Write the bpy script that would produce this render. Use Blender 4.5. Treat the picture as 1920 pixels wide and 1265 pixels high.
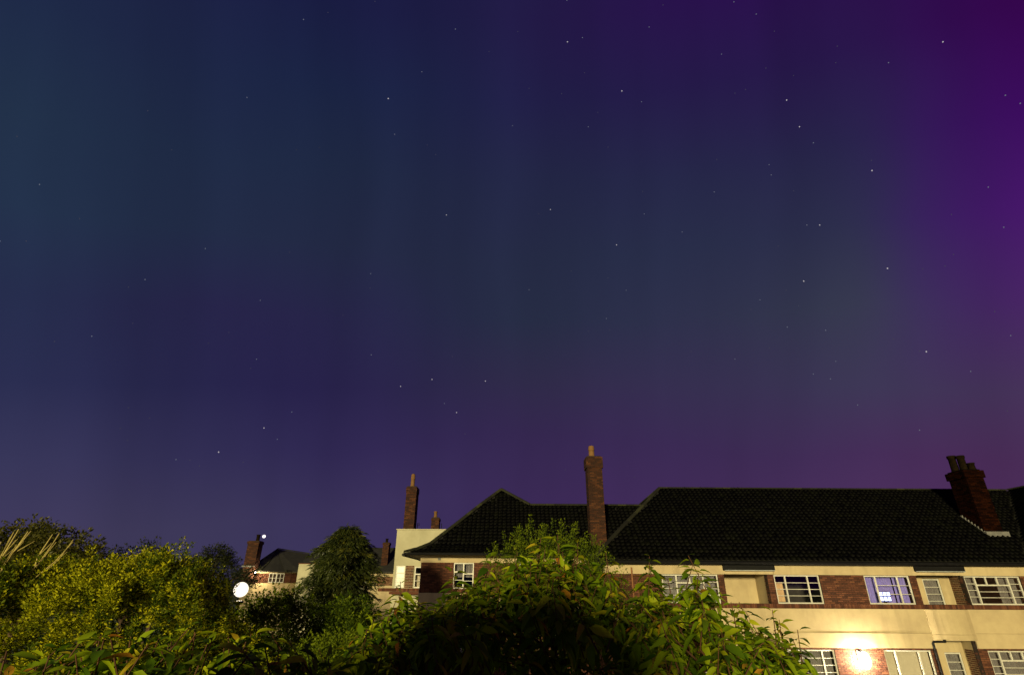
import bpy, math, random
import numpy as np
from mathutils import Vector, Matrix

for o in list(bpy.data.objects):
    bpy.data.objects.remove(o)
SC = bpy.context.scene
COL = SC.collection
R = math.radians
random.seed(7)
rng = np.random.default_rng(11)

# ------------------------------------------------------------------ camera
cam_d = bpy.data.cameras.new('camera')
cam_d.sensor_width = 36.0
cam_d.lens = 993.0 / 1920.0 * 36.0
cam_d.clip_start = 0.05
cam_d.clip_end = 20000
cam = bpy.data.objects.new('camera', cam_d)
COL.objects.link(cam)
cam.location = (0, 0, 4.6)
cam.rotation_euler = (Matrix.Rotation(R(90 + 25), 3, 'X') @ Matrix.Rotation(R(0.35), 3, 'Z')).to_euler()
SC.camera = cam
SC.render.resolution_x, SC.render.resolution_y = 1024, 674

# ------------------------------------------------------------------ view
SC.view_settings.view_transform = 'Standard'
SC.view_settings.look = 'None'
SC.view_settings.exposure = 0.0
SC.view_settings.gamma = 1.0
SC.view_settings.use_curve_mapping = False

# ------------------------------------------------------------------ sun lamp (faint warm town light from low behind the viewer)
SUN_STRENGTH = 5.0
sd = bpy.data.lights.new('night_light', 'SUN')
sd.energy = SUN_STRENGTH
sd.color = (1.0, 0.84, 0.42)
sd.angle = R(6)
sun = bpy.data.objects.new('night_light', sd)
COL.objects.link(sun)
sun.rotation_euler = (R(90 - 7), 0, R(-15))     # shines along +Y and a little to the right, 7 degrees down

# ------------------------------------------------------------------ night sky with aurora
# aurora colours over (angle round the magnetic axis, angle along it), magnetic zenith 22 degrees south of the zenith
AUR_A = [-44, -34, -22, -10, 0, 10, 20, 29, 33, 37, 41, 45]
AUR_L = [-14, -8, -2, 5, 12, 19, 27, 34]
AUR_C = [
  [(0.0501,0.0410,0.1038),(0.0495,0.0429,0.0997),(0.0407,0.0332,0.0948),(0.0399,0.0263,0.0925),(0.0431,0.0228,0.0922),(0.0480,0.0237,0.0943),(0.0547,0.0252,0.0971),(0.0649,0.0274,0.1012),(0.0703,0.0286,0.1037),(0.0729,0.0287,0.1038),(0.0757,0.0287,0.1038),(0.0776,0.0287,0.1038)],
  [(0.0383,0.0367,0.0966),(0.0333,0.0301,0.0888),(0.0274,0.0211,0.0808),(0.0300,0.0193,0.0784),(0.0358,0.0211,0.0790),(0.0399,0.0224,0.0841),(0.0447,0.0237,0.0885),(0.0510,0.0248,0.0898),(0.0548,0.0249,0.0906),(0.0622,0.0252,0.0938),(0.0679,0.0256,0.0952),(0.0708,0.0267,0.0960)],
  [(0.0224,0.0262,0.0774),(0.0214,0.0206,0.0717),(0.0190,0.0141,0.0664),(0.0231,0.0179,0.0654),(0.0291,0.0248,0.0661),(0.0333,0.0260,0.0742),(0.0377,0.0282,0.0814),(0.0415,0.0339,0.0837),(0.0437,0.0364,0.0854),(0.0499,0.0351,0.0938),(0.0572,0.0336,0.0990),(0.0632,0.0323,0.1010)],
  [(0.0175,0.0258,0.0682),(0.0204,0.0189,0.0678),(0.0197,0.0164,0.0649),(0.0194,0.0206,0.0616),(0.0195,0.0265,0.0582),(0.0236,0.0276,0.0655),(0.0281,0.0301,0.0715),(0.0330,0.0366,0.0714),(0.0355,0.0393,0.0722),(0.0445,0.0286,0.1022),(0.0557,0.0207,0.1212),(0.0665,0.0169,0.1271)],
  [(0.0160,0.0305,0.0671),(0.0165,0.0263,0.0651),(0.0161,0.0219,0.0572),(0.0171,0.0219,0.0568),(0.0184,0.0237,0.0582),(0.0202,0.0255,0.0629),(0.0220,0.0270,0.0668),(0.0239,0.0259,0.0679),(0.0246,0.0245,0.0686),(0.0368,0.0169,0.1022),(0.0513,0.0108,0.1304),(0.0641,0.0073,0.1441)],
  [(0.0148,0.0294,0.0621),(0.0148,0.0247,0.0647),(0.0130,0.0218,0.0560),(0.0147,0.0204,0.0560),(0.0168,0.0197,0.0593),(0.0179,0.0204,0.0623),(0.0191,0.0198,0.0648),(0.0198,0.0167,0.0647),(0.0199,0.0150,0.0641),(0.0310,0.0104,0.0909),(0.0412,0.0063,0.1103),(0.0461,0.0033,0.1116)],
  [(0.0121,0.0217,0.0586),(0.0136,0.0196,0.0628),(0.0102,0.0179,0.0564),(0.0119,0.0160,0.0577),(0.0147,0.0138,0.0612),(0.0166,0.0121,0.0635),(0.0188,0.0101,0.0662),(0.0194,0.0085,0.0638),(0.0196,0.0076,0.0617),(0.0274,0.0053,0.0750),(0.0339,0.0032,0.0806),(0.0364,0.0018,0.0717)],
  [(0.0122,0.0215,0.0587),(0.0133,0.0163,0.0614),(0.0094,0.0123,0.0539),(0.0115,0.0114,0.0541),(0.0148,0.0107,0.0564),(0.0189,0.0084,0.0657),(0.0230,0.0058,0.0739),(0.0219,0.0053,0.0660),(0.0214,0.0051,0.0621),(0.0266,0.0040,0.0686),(0.0325,0.0027,0.0747),(0.0361,0.0018,0.0719)],
]
STARS = """-31.29,51.56,0.6 -28.45,52.94,0.3 -35.09,43.48,0.5 -43.50,38.80,0.35 -40.37,36.62,0.3 -51.38,32.40,0.3 -48.65,29.70,0.45 -45.15,28.30,0.3 -28.36,40.72,0.3
-25.82,41.58,0.25 -22.34,55.24,0.4 -9.48,54.78,0.6 0.65,54.97,0.25 8.90,57.16,0.5 10.99,54.02,0.6 8.59,53.86,0.8 -3.93,53.26,0.3 -14.00,50.72,0.6
-18.26,47.72,1 -16.73,44.66,0.6 -12.16,44.25,0.25 -10.87,43.47,0.35 10.90,51.05,0.35 7.27,49.49,0.4 2.38,50.15,0.35 16.09,48.86,0.95 18.63,47.51,0.5
12.39,47.38,0.35 -0.11,46.77,0.45 10.86,46.19,0.55 13.36,44.02,0.4 -8.80,37.64,0.7 5.05,38.48,0.7 3.47,38.09,0.3 17.25,39.18,0.4 17.10,36.95,0.6
21.20,53.52,0.5 23.70,54.82,0.4 33.06,52.69,0.5 35.25,50.97,0.5 36.66,49.03,0.3 30.01,49.20,0.5 42.25,45.48,0.4 41.57,44.34,0.3 50.47,41.59,0.7
34.60,46.56,0.4 31.77,45.57,0.35 30.48,45.62,0.35 37.21,44.97,0.25 35.78,43.29,0.85 45.92,42.29,0.5 52.57,35.74,0.6 53.15,34.70,0.6 36.25,40.69,0.7
37.09,38.90,0.6 41.55,35.55,0.3 41.30,34.72,0.95 26.74,40.46,0.3 32.21,38.47,0.5 32.16,37.51,0.5 25.71,37.55,0.6 33.92,35.45,0.3 48.86,29.87,0.5
45.78,28.88,0.3 -49.32,24.51,0.5 -47.83,25.17,0.35 -34.73,29.30,0.6 -26.63,31.07,0.4 -38.82,25.08,0.6 -39.86,24.06,0.3 -28.45,25.83,0.5 -41.17,19.23,0.6
-43.46,18.12,0.3 -38.61,21.10,0.3 -30.62,22.19,0.3 -32.13,20.83,0.3 -27.53,20.16,0.5 -27.88,19.21,0.3 -36.88,13.91,0.35 -35.12,13.32,0.35 -36.98,12.13,0.3
-36.21,11.20,0.4 -23.23,15.56,0.6 -25.50,13.74,0.8 -24.09,12.81,0.5 -28.95,11.09,1 -32.20,10.05,0.65 -31.11,10.13,0.35 -30.23,9.70,0.3 -26.68,10.39,0.4
-17.36,30.59,0.5 -17.19,29.10,0.35 -19.76,25.89,0.25 -16.09,22.22,0.6 -6.96,22.76,0.3 -9.10,20.19,0.8 -12.51,19.23,0.7 -3.03,20.26,0.85 -7.55,17.72,0.45
-6.13,16.82,0.75 -5.09,14.61,0.4 2.09,30.14,0.45 7.41,31.97,0.4 11.88,30.92,0.35 13.28,34.25,0.95 13.91,29.43,0.45 11.30,26.66,0.5 9.08,25.43,0.35
11.57,25.44,0.35 13.53,18.86,0.35 5.77,10.98,0.3 12.92,10.07,0.35 -13.92,10.45,0.3 21.29,34.45,0.5 34.27,32.06,0.6 35.42,31.71,0.7 31.08,30.92,0.4
32.61,27.08,1 39.82,26.22,1 48.65,26.51,0.55 44.82,25.72,0.3 43.95,25.01,0.35 42.36,25.33,0.3 30.80,26.63,0.3 28.13,26.26,0.45 27.05,25.51,0.35
31.57,24.93,0.35 30.09,23.16,0.65 33.37,22.15,0.65 45.89,20.40,0.35 46.22,18.29,0.5 38.49,20.14,0.35 40.52,18.49,1 40.06,18.65,0.35 20.27,22.28,0.4
24.54,20.94,0.5 28.04,21.49,0.3 33.51,19.18,0.45 31.37,18.37,0.5 32.69,17.68,0.55 42.94,16.20,0.55 34.28,15.00,0.5 44.21,12.69,0.35 38.23,12.17,0.65"""


def make_world():
    w = bpy.data.worlds.new('World')
    SC.world = w
    w.use_nodes = True
    nt = w.node_tree
    nt.nodes.clear()
    N, L = nt.nodes.new, nt.links.new
    out = N('ShaderNodeOutputWorld'); bg = N('ShaderNodeBackground')
    L(bg.outputs[0], out.inputs[0])
    tc = N('ShaderNodeTexCoord')
    def dot(v):
        n = N('ShaderNodeVectorMath'); n.operation = 'DOT_PRODUCT'
        n.inputs[1].default_value = v; L(tc.outputs['Generated'], n.inputs[0]); return n.outputs['Value']
    def math_(op, a, b=None, clamp=False):
        n = N('ShaderNodeMath'); n.operation = op; n.use_clamp = clamp
        for i, v in enumerate((a, b)):
            if v is None: continue
            if isinstance(v, (int, float)): n.inputs[i].default_value = v
            else: L(v, n.inputs[i])
        return n.outputs[0]
    t = R(22)
    X = dot((1, 0, 0)); F = dot((0, math.cos(t), math.sin(t))); M = dot((0, -math.sin(t), math.cos(t)))
    noise = N('ShaderNodeTexNoise'); noise.inputs['Scale'].default_value = 2.6; noise.inputs['Detail'].default_value = 2
    L(tc.outputs['Generated'], noise.inputs['Vector'])
    nz = math_('MULTIPLY', math_('SUBTRACT', noise.outputs['Fac'], 0.5), 0.10)
    A = math_('ADD', math_('ARCTAN2', X, F), nz)
    Lt = math_('ADD', math_('ARCSINE', M), math_('MULTIPLY', nz, 0.9))
    a0, a1 = R(AUR_A[0]), R(AUR_A[-1])
    af = math_('DIVIDE', math_('SUBTRACT', A, a0), a1 - a0, True)
    prev = None
    for i, row in enumerate(AUR_C):
        cr = N('ShaderNodeValToRGB'); cr.color_ramp.interpolation = 'B_SPLINE'
        el = cr.color_ramp.elements
        while len(el) < len(row): el.new(0.5)
        for k, c in enumerate(row):
            el[k].position = (R(AUR_A[k]) - a0) / (a1 - a0)
            el[k].color = (*c, 1)
        L(af, cr.inputs[0])
        if prev is None:
            prev = cr.outputs[0]; continue
        mr = N('ShaderNodeMapRange'); mr.interpolation_type = 'LINEAR'
        mr.inputs['From Min'].default_value = R(AUR_L[i - 1]); mr.inputs['From Max'].default_value = R(AUR_L[i])
        L(Lt, mr.inputs['Value'])
        mx = N('ShaderNodeMix'); mx.data_type = 'RGBA'
        L(mr.outputs[0], mx.inputs['Factor']); L(prev, mx.inputs['A']); L(cr.outputs[0], mx.inputs['B'])
        prev = mx.outputs['Result']
    rays = N('ShaderNodeTexNoise'); rays.noise_dimensions = '2D'; rays.inputs['Scale'].default_value = 6.0; rays.inputs['Detail'].default_value = 2
    cb = N('ShaderNodeCombineXYZ'); L(A, cb.inputs[0]); L(math_('MULTIPLY', Lt, 0.07), cb.inputs[1]); L(cb.outputs[0], rays.inputs['Vector'])
    rm = N('ShaderNodeMapRange'); rm.inputs['From Min'].default_value = 0.3; rm.inputs['From Max'].default_value = 0.7
    rm.inputs['To Min'].default_value = 0.91; rm.inputs['To Max'].default_value = 1.10; L(rays.outputs['Fac'], rm.inputs['Value'])
    vm = N('ShaderNodeVectorMath'); vm.operation = 'SCALE'; L(prev, vm.inputs[0]); L(rm.outputs[0], vm.inputs['Scale']); prev = vm.outputs['Vector']
    L(prev, bg.inputs['Color'])
    bg.inputs['Strength'].default_value = 1.0
make_world()
# ------------------------------------------------------------------ materials
MATS = {}
def nodes_mat(name):
    m = bpy.data.materials.new(name); m.use_nodes = True
    nt = m.node_tree; nt.nodes.clear()
    out = nt.nodes.new('ShaderNodeOutputMaterial')
    MATS[name] = m
    return m, nt, nt.nodes.new, nt.links.new, out
def ramp(N, L, fac, stops):
    cr = N('ShaderNodeValToRGB'); el = cr.color_ramp.elements
    while len(el) < len(stops): el.new(0.5)
    for e, (p, c) in zip(el, stops): e.position = p; e.color = (*c, 1)
    L(fac, cr.inputs[0]); return cr.outputs[0]
def surface(name, stops, rough=0.8, scale=4.0, detail=6, bump=0.15, bump_scale=40, spec=0.3, use_tint=False, stain=None):
    m, nt, N, L, out = nodes_mat(name)
    b = N('ShaderNodeBsdfPrincipled'); L(b.outputs[0], out.inputs[0])
    geo = N('ShaderNodeNewGeometry')
    n1 = N('ShaderNodeTexNoise'); n1.inputs['Scale'].default_value = scale; n1.inputs['Detail'].default_value = detail
    n1.inputs['Roughness'].default_value = 0.65
    L(geo.outputs['Position'], n1.inputs['Vector'])
    fac = n1.outputs['Fac']
    if use_tint:                                   # a random value per piece: joined pieces carry 'tint', single ones use their object
        at = N('ShaderNodeAttribute'); at.attribute_name = 'tint'
        oi = N('ShaderNodeObjectInfo')
        s = N('ShaderNodeMath'); s.operation = 'ADD'; L(at.outputs['Fac'], s.inputs[0]); L(oi.outputs['Random'], s.inputs[1])
        fr = N('ShaderNodeMath'); fr.operation = 'FRACT'; L(s.outputs[0], fr.inputs[0])
        mx = N('ShaderNodeMix'); mx.inputs['Factor'].default_value = 0.3
        L(fr.outputs[0], mx.inputs['A']); L(fac, mx.inputs['B']); fac = mx.outputs['Result']
    col = ramp(N, L, fac, stops)
    if stain:                                      # weather streaks: noise stretched downwards
        mp = N('ShaderNodeMapping'); mp.inputs['Scale'].default_value = (2.2, 2.2, 0.35)
        L(geo.outputs['Position'], mp.inputs['Vector'])
        n3 = N('ShaderNodeTexNoise'); n3.inputs['Scale'].default_value = 1.3; n3.inputs['Detail'].default_value = 8
        L(mp.outputs[0], n3.inputs['Vector'])
        mr = N('ShaderNodeMapRange'); mr.inputs['From Min'].default_value = 0.5; mr.inputs['From Max'].default_value = 0.75
        L(n3.outputs['Fac'], mr.inputs['Value'])
        mu = N('ShaderNodeMath'); mu.operation = 'MULTIPLY'; mu.inputs[1].default_value = stain[1]; L(mr.outputs[0], mu.inputs[0])
        m2 = N('ShaderNodeMix'); m2.data_type = 'RGBA'; L(mu.outputs[0], m2.inputs['Factor'])
        L(col, m2.inputs['A']); m2.inputs['B'].default_value = (*stain[0], 1); col = m2.outputs['Result']
    L(col, b.inputs['Base Color'])
    b.inputs['Roughness'].default_value = rough
    b.inputs['Specular IOR Level'].default_value = spec
    if bump:
        n2 = N('ShaderNodeTexNoise'); n2.inputs['Scale'].default_value = bump_scale; n2.inputs['Detail'].default_value = 4
        L(geo.outputs['Position'], n2.inputs['Vector'])
        bp = N('ShaderNodeBump'); bp.inputs['Strength'].default_value = bump; bp.inputs['Distance'].default_value = 0.02
        L(n2.outputs['Fac'], bp.inputs['Height']); L(bp.outputs[0], b.inputs['Normal'])
    return m
def leafmat(name, stops, trans=0.35, rough=0.5, spec=0.35):
    m, nt, N, L, out = nodes_mat(name)
    at = N('ShaderNodeAttribute'); at.attribute_name = 'tint'
    oi = N('ShaderNodeObjectInfo')
    s = N('ShaderNodeMath'); s.operation = 'ADD'; L(at.outputs['Fac'], s.inputs[0]); L(oi.outputs['Random'], s.inputs[1])
    fr = N('ShaderNodeMath'); fr.operation = 'FRACT'; L(s.outputs[0], fr.inputs[0])
    col = ramp(N, L, fr.outputs[0], stops)
    b = N('ShaderNodeBsdfPrincipled'); b.inputs['Roughness'].default_value = rough; b.inputs['Specular IOR Level'].default_value = spec
    L(col, b.inputs['Base Color'])
    t = N('ShaderNodeBsdfTranslucent')
    mul = N('ShaderNodeMix'); mul.data_type = 'RGBA'; mul.blend_type = 'MULTIPLY'; mul.inputs['Factor'].default_value = 1
    L(col, mul.inputs['A']); mul.inputs['B'].default_value = (1.35, 1.6, 0.4, 1)
    L(mul.outputs['Result'], t.inputs['Color'])
    mx = N('ShaderNodeMixShader'); mx.inputs[0].default_value = trans
    L(b.outputs[0], mx.inputs[1]); L(t.outputs[0], mx.inputs[2]); L(mx.outputs[0], out.inputs[0])
    return m
def emit(name, color, strength, sample=True):
    m, nt, N, L, out = nodes_mat(name)
    e = N('ShaderNodeEmission'); e.inputs[0].default_value = (*color, 1); e.inputs[1].default_value = strength
    L(e.outputs[0], out.inputs[0])
    if not sample: m.cycles.emission_sampling = 'NONE'
    return m
def glassmat(name, rough=0.03):
    m, nt, N, L, out = nodes_mat(name)
    tr = N('ShaderNodeBsdfTransparent'); tr.inputs[0].default_value = (0.9, 0.9, 0.9, 1)
    gl = N('ShaderNodeBsdfGlossy'); gl.inputs['Roughness'].default_value = rough
    fr = N('ShaderNodeFresnel'); fr.inputs[0].default_value = 1.5
    ad = N('ShaderNodeMath'); ad.operation = 'ADD'; ad.inputs[1].default_value = 0.0; L(fr.outputs[0], ad.inputs[0])
    geo = N('ShaderNodeNewGeometry')
    n = N('ShaderNodeTexNoise'); n.inputs['Scale'].default_value = 1.7; L(geo.outputs['Position'], n.inputs['Vector'])
    bp = N('ShaderNodeBump'); bp.inputs['Strength'].default_value = 0.06; bp.inputs['Distance'].default_value = 0.05
    L(n.outputs['Fac'], bp.inputs['Height']); L(bp.outputs[0], gl.inputs['Normal'])
    mx = N('ShaderNodeMixShader'); L(ad.outputs[0], mx.inputs[0]); L(tr.outputs[0], mx.inputs[1]); L(gl.outputs[0], mx.inputs[2])
    L(mx.outputs[0], out.inputs[0])
    return m
surface('cream', [(0.3, (0.35, 0.275, 0.165)), (0.6, (0.43, 0.345, 0.205)), (0.8, (0.47, 0.38, 0.23))], 0.75, 1.4, 8, 0.12, 60, stain=((0.24, 0.19, 0.11), 0.55))
surface('pale_render', [(0.3, (0.30, 0.28, 0.19)), (0.7, (0.39, 0.37, 0.26))], 0.85, 1.1, 8, 0.12, 50, stain=((0.30, 0.29, 0.20), 0.8))
surface('brick', [(0.0, (0.028, 0.011, 0.008)), (0.3, (0.062, 0.021, 0.012)), (0.6, (0.095, 0.033, 0.018)), (0.85, (0.135, 0.052, 0.026)), (1, (0.045, 0.018, 0.013))], 0.9, 9, 5, 0.25, 90, use_tint=True)
surface('stack_brick', [(0.0, (0.016, 0.006, 0.004)), (0.35, (0.026, 0.008, 0.0035)), (0.65, (0.044, 0.0135, 0.005)), (0.85, (0.075, 0.026, 0.009)), (1, (0.02, 0.010, 0.007))], 0.92, 1.8, 8, 0.3, 70, use_tint=True)
surface('dim_brick', [(0.0, (0.001, 0.0006, 0.0005)), (0.35, (0.006, 0.0014, 0.0007)), (0.65, (0.011, 0.0026, 0.001)), (0.85, (0.018, 0.0045, 0.0015)), (1, (0.008, 0.004, 0.003))], 0.95, 1.8, 8, 0.3, 70, 0.03, use_tint=True)  # stack_brick darkened: weak light on the right chimney put into the colour
surface('mortar', [(0.3, (0.014, 0.009, 0.007)), (0.7, (0.035, 0.022, 0.015))], 0.95, 12, 4, 0.2, 90)
surface('tile', [(0.2, (0.0002, 0.0002, 0.0002)), (0.45, (0.0003, 0.0003, 0.0002)), (0.7, (0.0006, 0.0007, 0.0003)), (0.9, (0.0020, 0.0024, 0.0007)), (1, (0.0004, 0.0004, 0.0003))], 0.55, 0.55, 8, 0.3, 60, 0.045, use_tint=True)
surface('slate', [(0.2, (0.012, 0.012, 0.011)), (0.6, (0.022, 0.022, 0.019)), (0.9, (0.034, 0.033, 0.027))], 0.8, 2, 7, 0.3, 40)
surface('ridge', [(0.2, (0.008, 0.008, 0.004)), (0.6, (0.014, 0.015, 0.006)), (0.9, (0.034, 0.037, 0.012))], 0.8, 3, 7, 0.3, 50, use_tint=True)
surface('underlay', [(0.3, (0.006, 0.006, 0.005)), (0.7, (0.012, 0.012, 0.01))], 0.9, 3, 3, 0)
surface('white_paint', [(0.3, (0.40, 0.39, 0.36)), (0.7, (0.54, 0.53, 0.49))], 0.45, 5, 4, 0.04, 80, 0.4)
surface('black_paint', [(0.3, (0.004, 0.004, 0.005)), (0.7, (0.009, 0.009, 0.010))], 0.6, 8, 4, 0.05, 60, 0.12)
surface('lead', [(0.3, (0.22, 0.24, 0.26)), (0.7, (0.38, 0.40, 0.42))], 0.6, 6, 5, 0.15, 40, 0.4)
surface('pale_mortar', [(0.3, (0.09, 0.09, 0.09)), (0.7, (0.17, 0.17, 0.165))], 0.9, 6, 5, 0.3, 40)
surface('terracotta', [(0.3, (0.10, 0.05, 0.018)), (0.7, (0.19, 0.10, 0.035))], 0.85, 5, 6, 0.15, 60, use_tint=True)
surface('dim_mortar', [(0.3, (0.001, 0.0008, 0.0006)), (0.7, (0.003, 0.002, 0.0015))], 0.95, 7, 6, 0.2, 60, 0.03)  # core of the same chimney, its dimness put into the colour as well
surface('dim_soot', [(0.3, (0.003, 0.0022, 0.0015)), (0.7, (0.014, 0.009, 0.0035))], 0.95, 7, 6, 0.2, 60, 0.04)  # pot soot; on the right chimney it also stands in for weak light
surface('interior', [(0.3, (0.05, 0.045, 0.05)), (0.7, (0.08, 0.07, 0.075))], 0.9, 3, 3, 0)
surface('curtain_grey', [(0.3, (0.16, 0.15, 0.16)), (0.7, (0.25, 0.24, 0.25))], 0.95, 5, 4, 0)
surface('curtain_lit_violet', [(0.3, (0.24, 0.21, 0.70)), (0.7, (0.35, 0.31, 0.86))], 0.95, 5, 4, 0)  # violet screen light put into the cloth colour
surface('blind', [(0.3, (0.56, 0.50, 0.40)), (0.7, (0.64, 0.58, 0.47))], 0.9, 3, 4, 0.05)
surface('reflection_tan', [(0.3, (0.62, 0.40, 0.24)), (0.7, (0.74, 0.52, 0.32))], 0.95, 5, 4, 0)  # colour of a lit building mirrored in the pane, put on a sheet
surface('wood', [(0.3, (0.16, 0.07, 0.03)), (0.7, (0.26, 0.12, 0.05))], 0.8, 6, 6, 0.2, 50)
surface('bark', [(0.3, (0.05, 0.032, 0.020)), (0.7, (0.12, 0.075, 0.045))], 0.9, 9, 7, 0.5, 30)
surface('twig', [(0.3, (0.06, 0.026, 0.014)), (0.7, (0.11, 0.05, 0.02))], 0.8, 9, 5, 0.2, 30)
surface('pale_stem', [(0.3, (0.30, 0.24, 0.07)), (0.7, (0.46, 0.38, 0.12))], 0.85, 7, 6, 0.3, 30)
surface('lawn', [(0.3, (0.035, 0.055, 0.012)), (0.55, (0.06, 0.09, 0.02)), (0.75, (0.09, 0.10, 0.03))], 0.95, 0.9, 10, 0.6, 25)
surface('paving', [(0.3, (0.16, 0.15, 0.13)), (0.7, (0.28, 0.26, 0.22))], 0.9, 2.5, 8, 0.3, 30)
glassmat('glass'); glassmat('obscured_glass', 0.3)
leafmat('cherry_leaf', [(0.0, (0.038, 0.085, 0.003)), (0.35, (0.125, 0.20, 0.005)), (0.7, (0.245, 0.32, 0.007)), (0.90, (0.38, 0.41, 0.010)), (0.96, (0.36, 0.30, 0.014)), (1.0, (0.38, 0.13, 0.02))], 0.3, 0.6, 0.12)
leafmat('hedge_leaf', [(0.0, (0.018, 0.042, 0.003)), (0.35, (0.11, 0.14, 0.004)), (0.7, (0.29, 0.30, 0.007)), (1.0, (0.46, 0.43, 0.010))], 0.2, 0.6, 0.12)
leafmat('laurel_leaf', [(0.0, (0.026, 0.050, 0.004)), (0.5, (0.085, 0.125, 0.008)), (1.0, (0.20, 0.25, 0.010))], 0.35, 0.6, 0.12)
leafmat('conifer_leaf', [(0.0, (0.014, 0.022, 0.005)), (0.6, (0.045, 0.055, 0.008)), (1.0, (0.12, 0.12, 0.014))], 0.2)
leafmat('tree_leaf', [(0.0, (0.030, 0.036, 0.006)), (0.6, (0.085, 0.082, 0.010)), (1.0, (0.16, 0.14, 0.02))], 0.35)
leafmat('dark_leaf', [(0.0, (0.010, 0.014, 0.006)), (0.6, (0.022, 0.028, 0.010)), (1.0, (0.040, 0.045, 0.014))], 0.25)
emit('lamp_glow', (1.0, 0.85, 0.58), 420.0)
emit('eave_lamp_glow', (1.0, 0.80, 0.45), 2500.0)
emit('bulb_glow', (1.0, 0.86, 0.60), 2400.0)
def opal(name):
    m, nt, N, L, out = nodes_mat(name)
    tr = N('ShaderNodeBsdfTransparent'); tr.inputs[0].default_value = (1, .97, .92, 1)
    e = N('ShaderNodeEmission'); e.inputs[0].default_value = (1.0, 0.9, 0.72, 1); e.inputs[1].default_value = 1.9
    mx = N('ShaderNodeMixShader'); mx.inputs[0].default_value = 0.55
    L(tr.outputs[0], mx.inputs[1]); L(e.outputs[0], mx.inputs[2]); L(mx.outputs[0], out.inputs[0])
opal('opal_globe')
emit('screen_glow', (0.55, 0.60, 1.0), 5.0)
emit('star_glow_a', (1.0, 0.92, 0.95), 0.5, False)
emit('star_glow_b', (0.72, 0.78, 1.0), 0.2, False)
emit('star_glow_c', (0.70, 0.66, 0.95), 0.085, False)
emit('planet_glow', (1.0, 0.9, 0.86), 1.6, False)

# ------------------------------------------------------------------ mesh helpers
def link(o, parent=None):
    COL.objects.link(o)
    if parent is not None:
        o.parent = parent
        if parent.type == 'EMPTY': o.location = -Vector(parent.location)     # part meshes are written in world metres
    return o
def obj(name, me, parent=None):
    return link(bpy.data.objects.new(name, me), parent)
def thing(name, label, cat, loc=(0, 0, 0), group=None):
    o = bpy.data.objects.new(name, None); COL.objects.link(o); o.location = loc
    o.empty_display_size = 0.3
    tag(o, label, cat, group); return o
def tag(o, label=None, cat=None, group=None, kind=None):
    for k, v in (('label', label), ('category', cat), ('group', group), ('kind', kind)):
        if v: o[k] = v
    return o
class MB:
    def __init__(s): s.v = []; s.f = []; s.t = []
    def add(s, vs, fs, tint=None):
        n = len(s.v); s.v += [tuple(p) for p in vs]; s.f += [tuple(i + n for i in f) for f in fs]
        s.t += [random.random() if tint is None else tint] * len(vs)
        return s
    def box(s, x0, x1, y0, y1, z0, z1, tint=None):
        return s.add([(x0, y0, z0), (x1, y0, z0), (x1, y1, z0), (x0, y1, z0), (x0, y0, z1), (x1, y0, z1), (x1, y1, z1), (x0, y1, z1)],
                     [(0, 3, 2, 1), (4, 5, 6, 7), (0, 1, 5, 4), (1, 2, 6, 5), (2, 3, 7, 6), (3, 0, 4, 7)], tint)
    def tube(s, pts, rad, n=6, caps=True):
        pts = [Vector(p) for p in pts]
        if not hasattr(rad, '__len__'): rad = [rad] * len(pts)
        vs, fs = [], []
        for i, p in enumerate(pts):
            d = (pts[min(i + 1, len(pts) - 1)] - pts[max(i - 1, 0)]).normalized()
            a = d.orthogonal().normalized() if i == 0 else (a - d * a.dot(d)).normalized()
            b = d.cross(a)
            for k in range(n):
                w = 2 * math.pi * k / n
                vs.append(p + (a * math.cos(w) + b * math.sin(w)) * rad[i])
        for i in range(len(pts) - 1):
            for k in range(n):
                fs.append((i * n + k, i * n + (k + 1) % n, (i + 1) * n + (k + 1) % n, (i + 1) * n + k))
        if caps: fs += [tuple(range(n - 1, -1, -1)), tuple(range((len(pts) - 1) * n, len(pts) * n))]
        return s.add(vs, fs)
    def lathe(s, c, prof, n=16, sx=1, sy=1):
        vs, fs = [], []
        for r, z in prof:
            for k in range(n):
                w = 2 * math.pi * k / n
                vs.append((c[0] + r * math.cos(w) * sx, c[1] + r * math.sin(w) * sy, c[2] + z))
        for i in range(len(prof) - 1):
            for k in range(n):
                fs.append((i * n + k, i * n + (k + 1) % n, (i + 1) * n + (k + 1) % n, (i + 1) * n + k))
        return s.add(vs, fs)
    def mesh(s, name, mat, smooth=False):
        me = bpy.data.meshes.new(name); me.from_pydata(s.v, [], s.f); me.materials.append(MATS[mat])
        at = me.attributes.new('tint', 'FLOAT', 'POINT'); at.data.foreach_set('value', s.t)
        if smooth: me.polygons.foreach_set('use_smooth', [True] * len(me.polygons))
        me.update(); return me
    def build(s, name, mat, parent=None, smooth=False): return obj(name, s.mesh(name, mat, smooth), parent)
def fast_mesh(name, V, T, mat, tint=None, smooth=False):
    me = bpy.data.meshes.new(name)
    nv, nt = len(V), len(T)
    me.vertices.add(nv); me.vertices.foreach_set('co', np.ascontiguousarray(V, dtype=np.float32).ravel())
    me.loops.add(nt * 3); me.loops.foreach_set('vertex_index', np.ascontiguousarray(T, dtype=np.int32).ravel())
    me.polygons.add(nt); me.polygons.foreach_set('loop_start', np.arange(0, nt * 3, 3, dtype=np.int32))
    me.polygons.foreach_set('use_smooth', np.full(nt, smooth, dtype=bool))
    me.update(calc_edges=True)
    if tint is not None:
        at = me.attributes.new('tint', 'FLOAT', 'POINT'); at.data.foreach_set('value', np.ascontiguousarray(tint, dtype=np.float32))
    me.materials.append(MATS[mat]); return me

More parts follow.
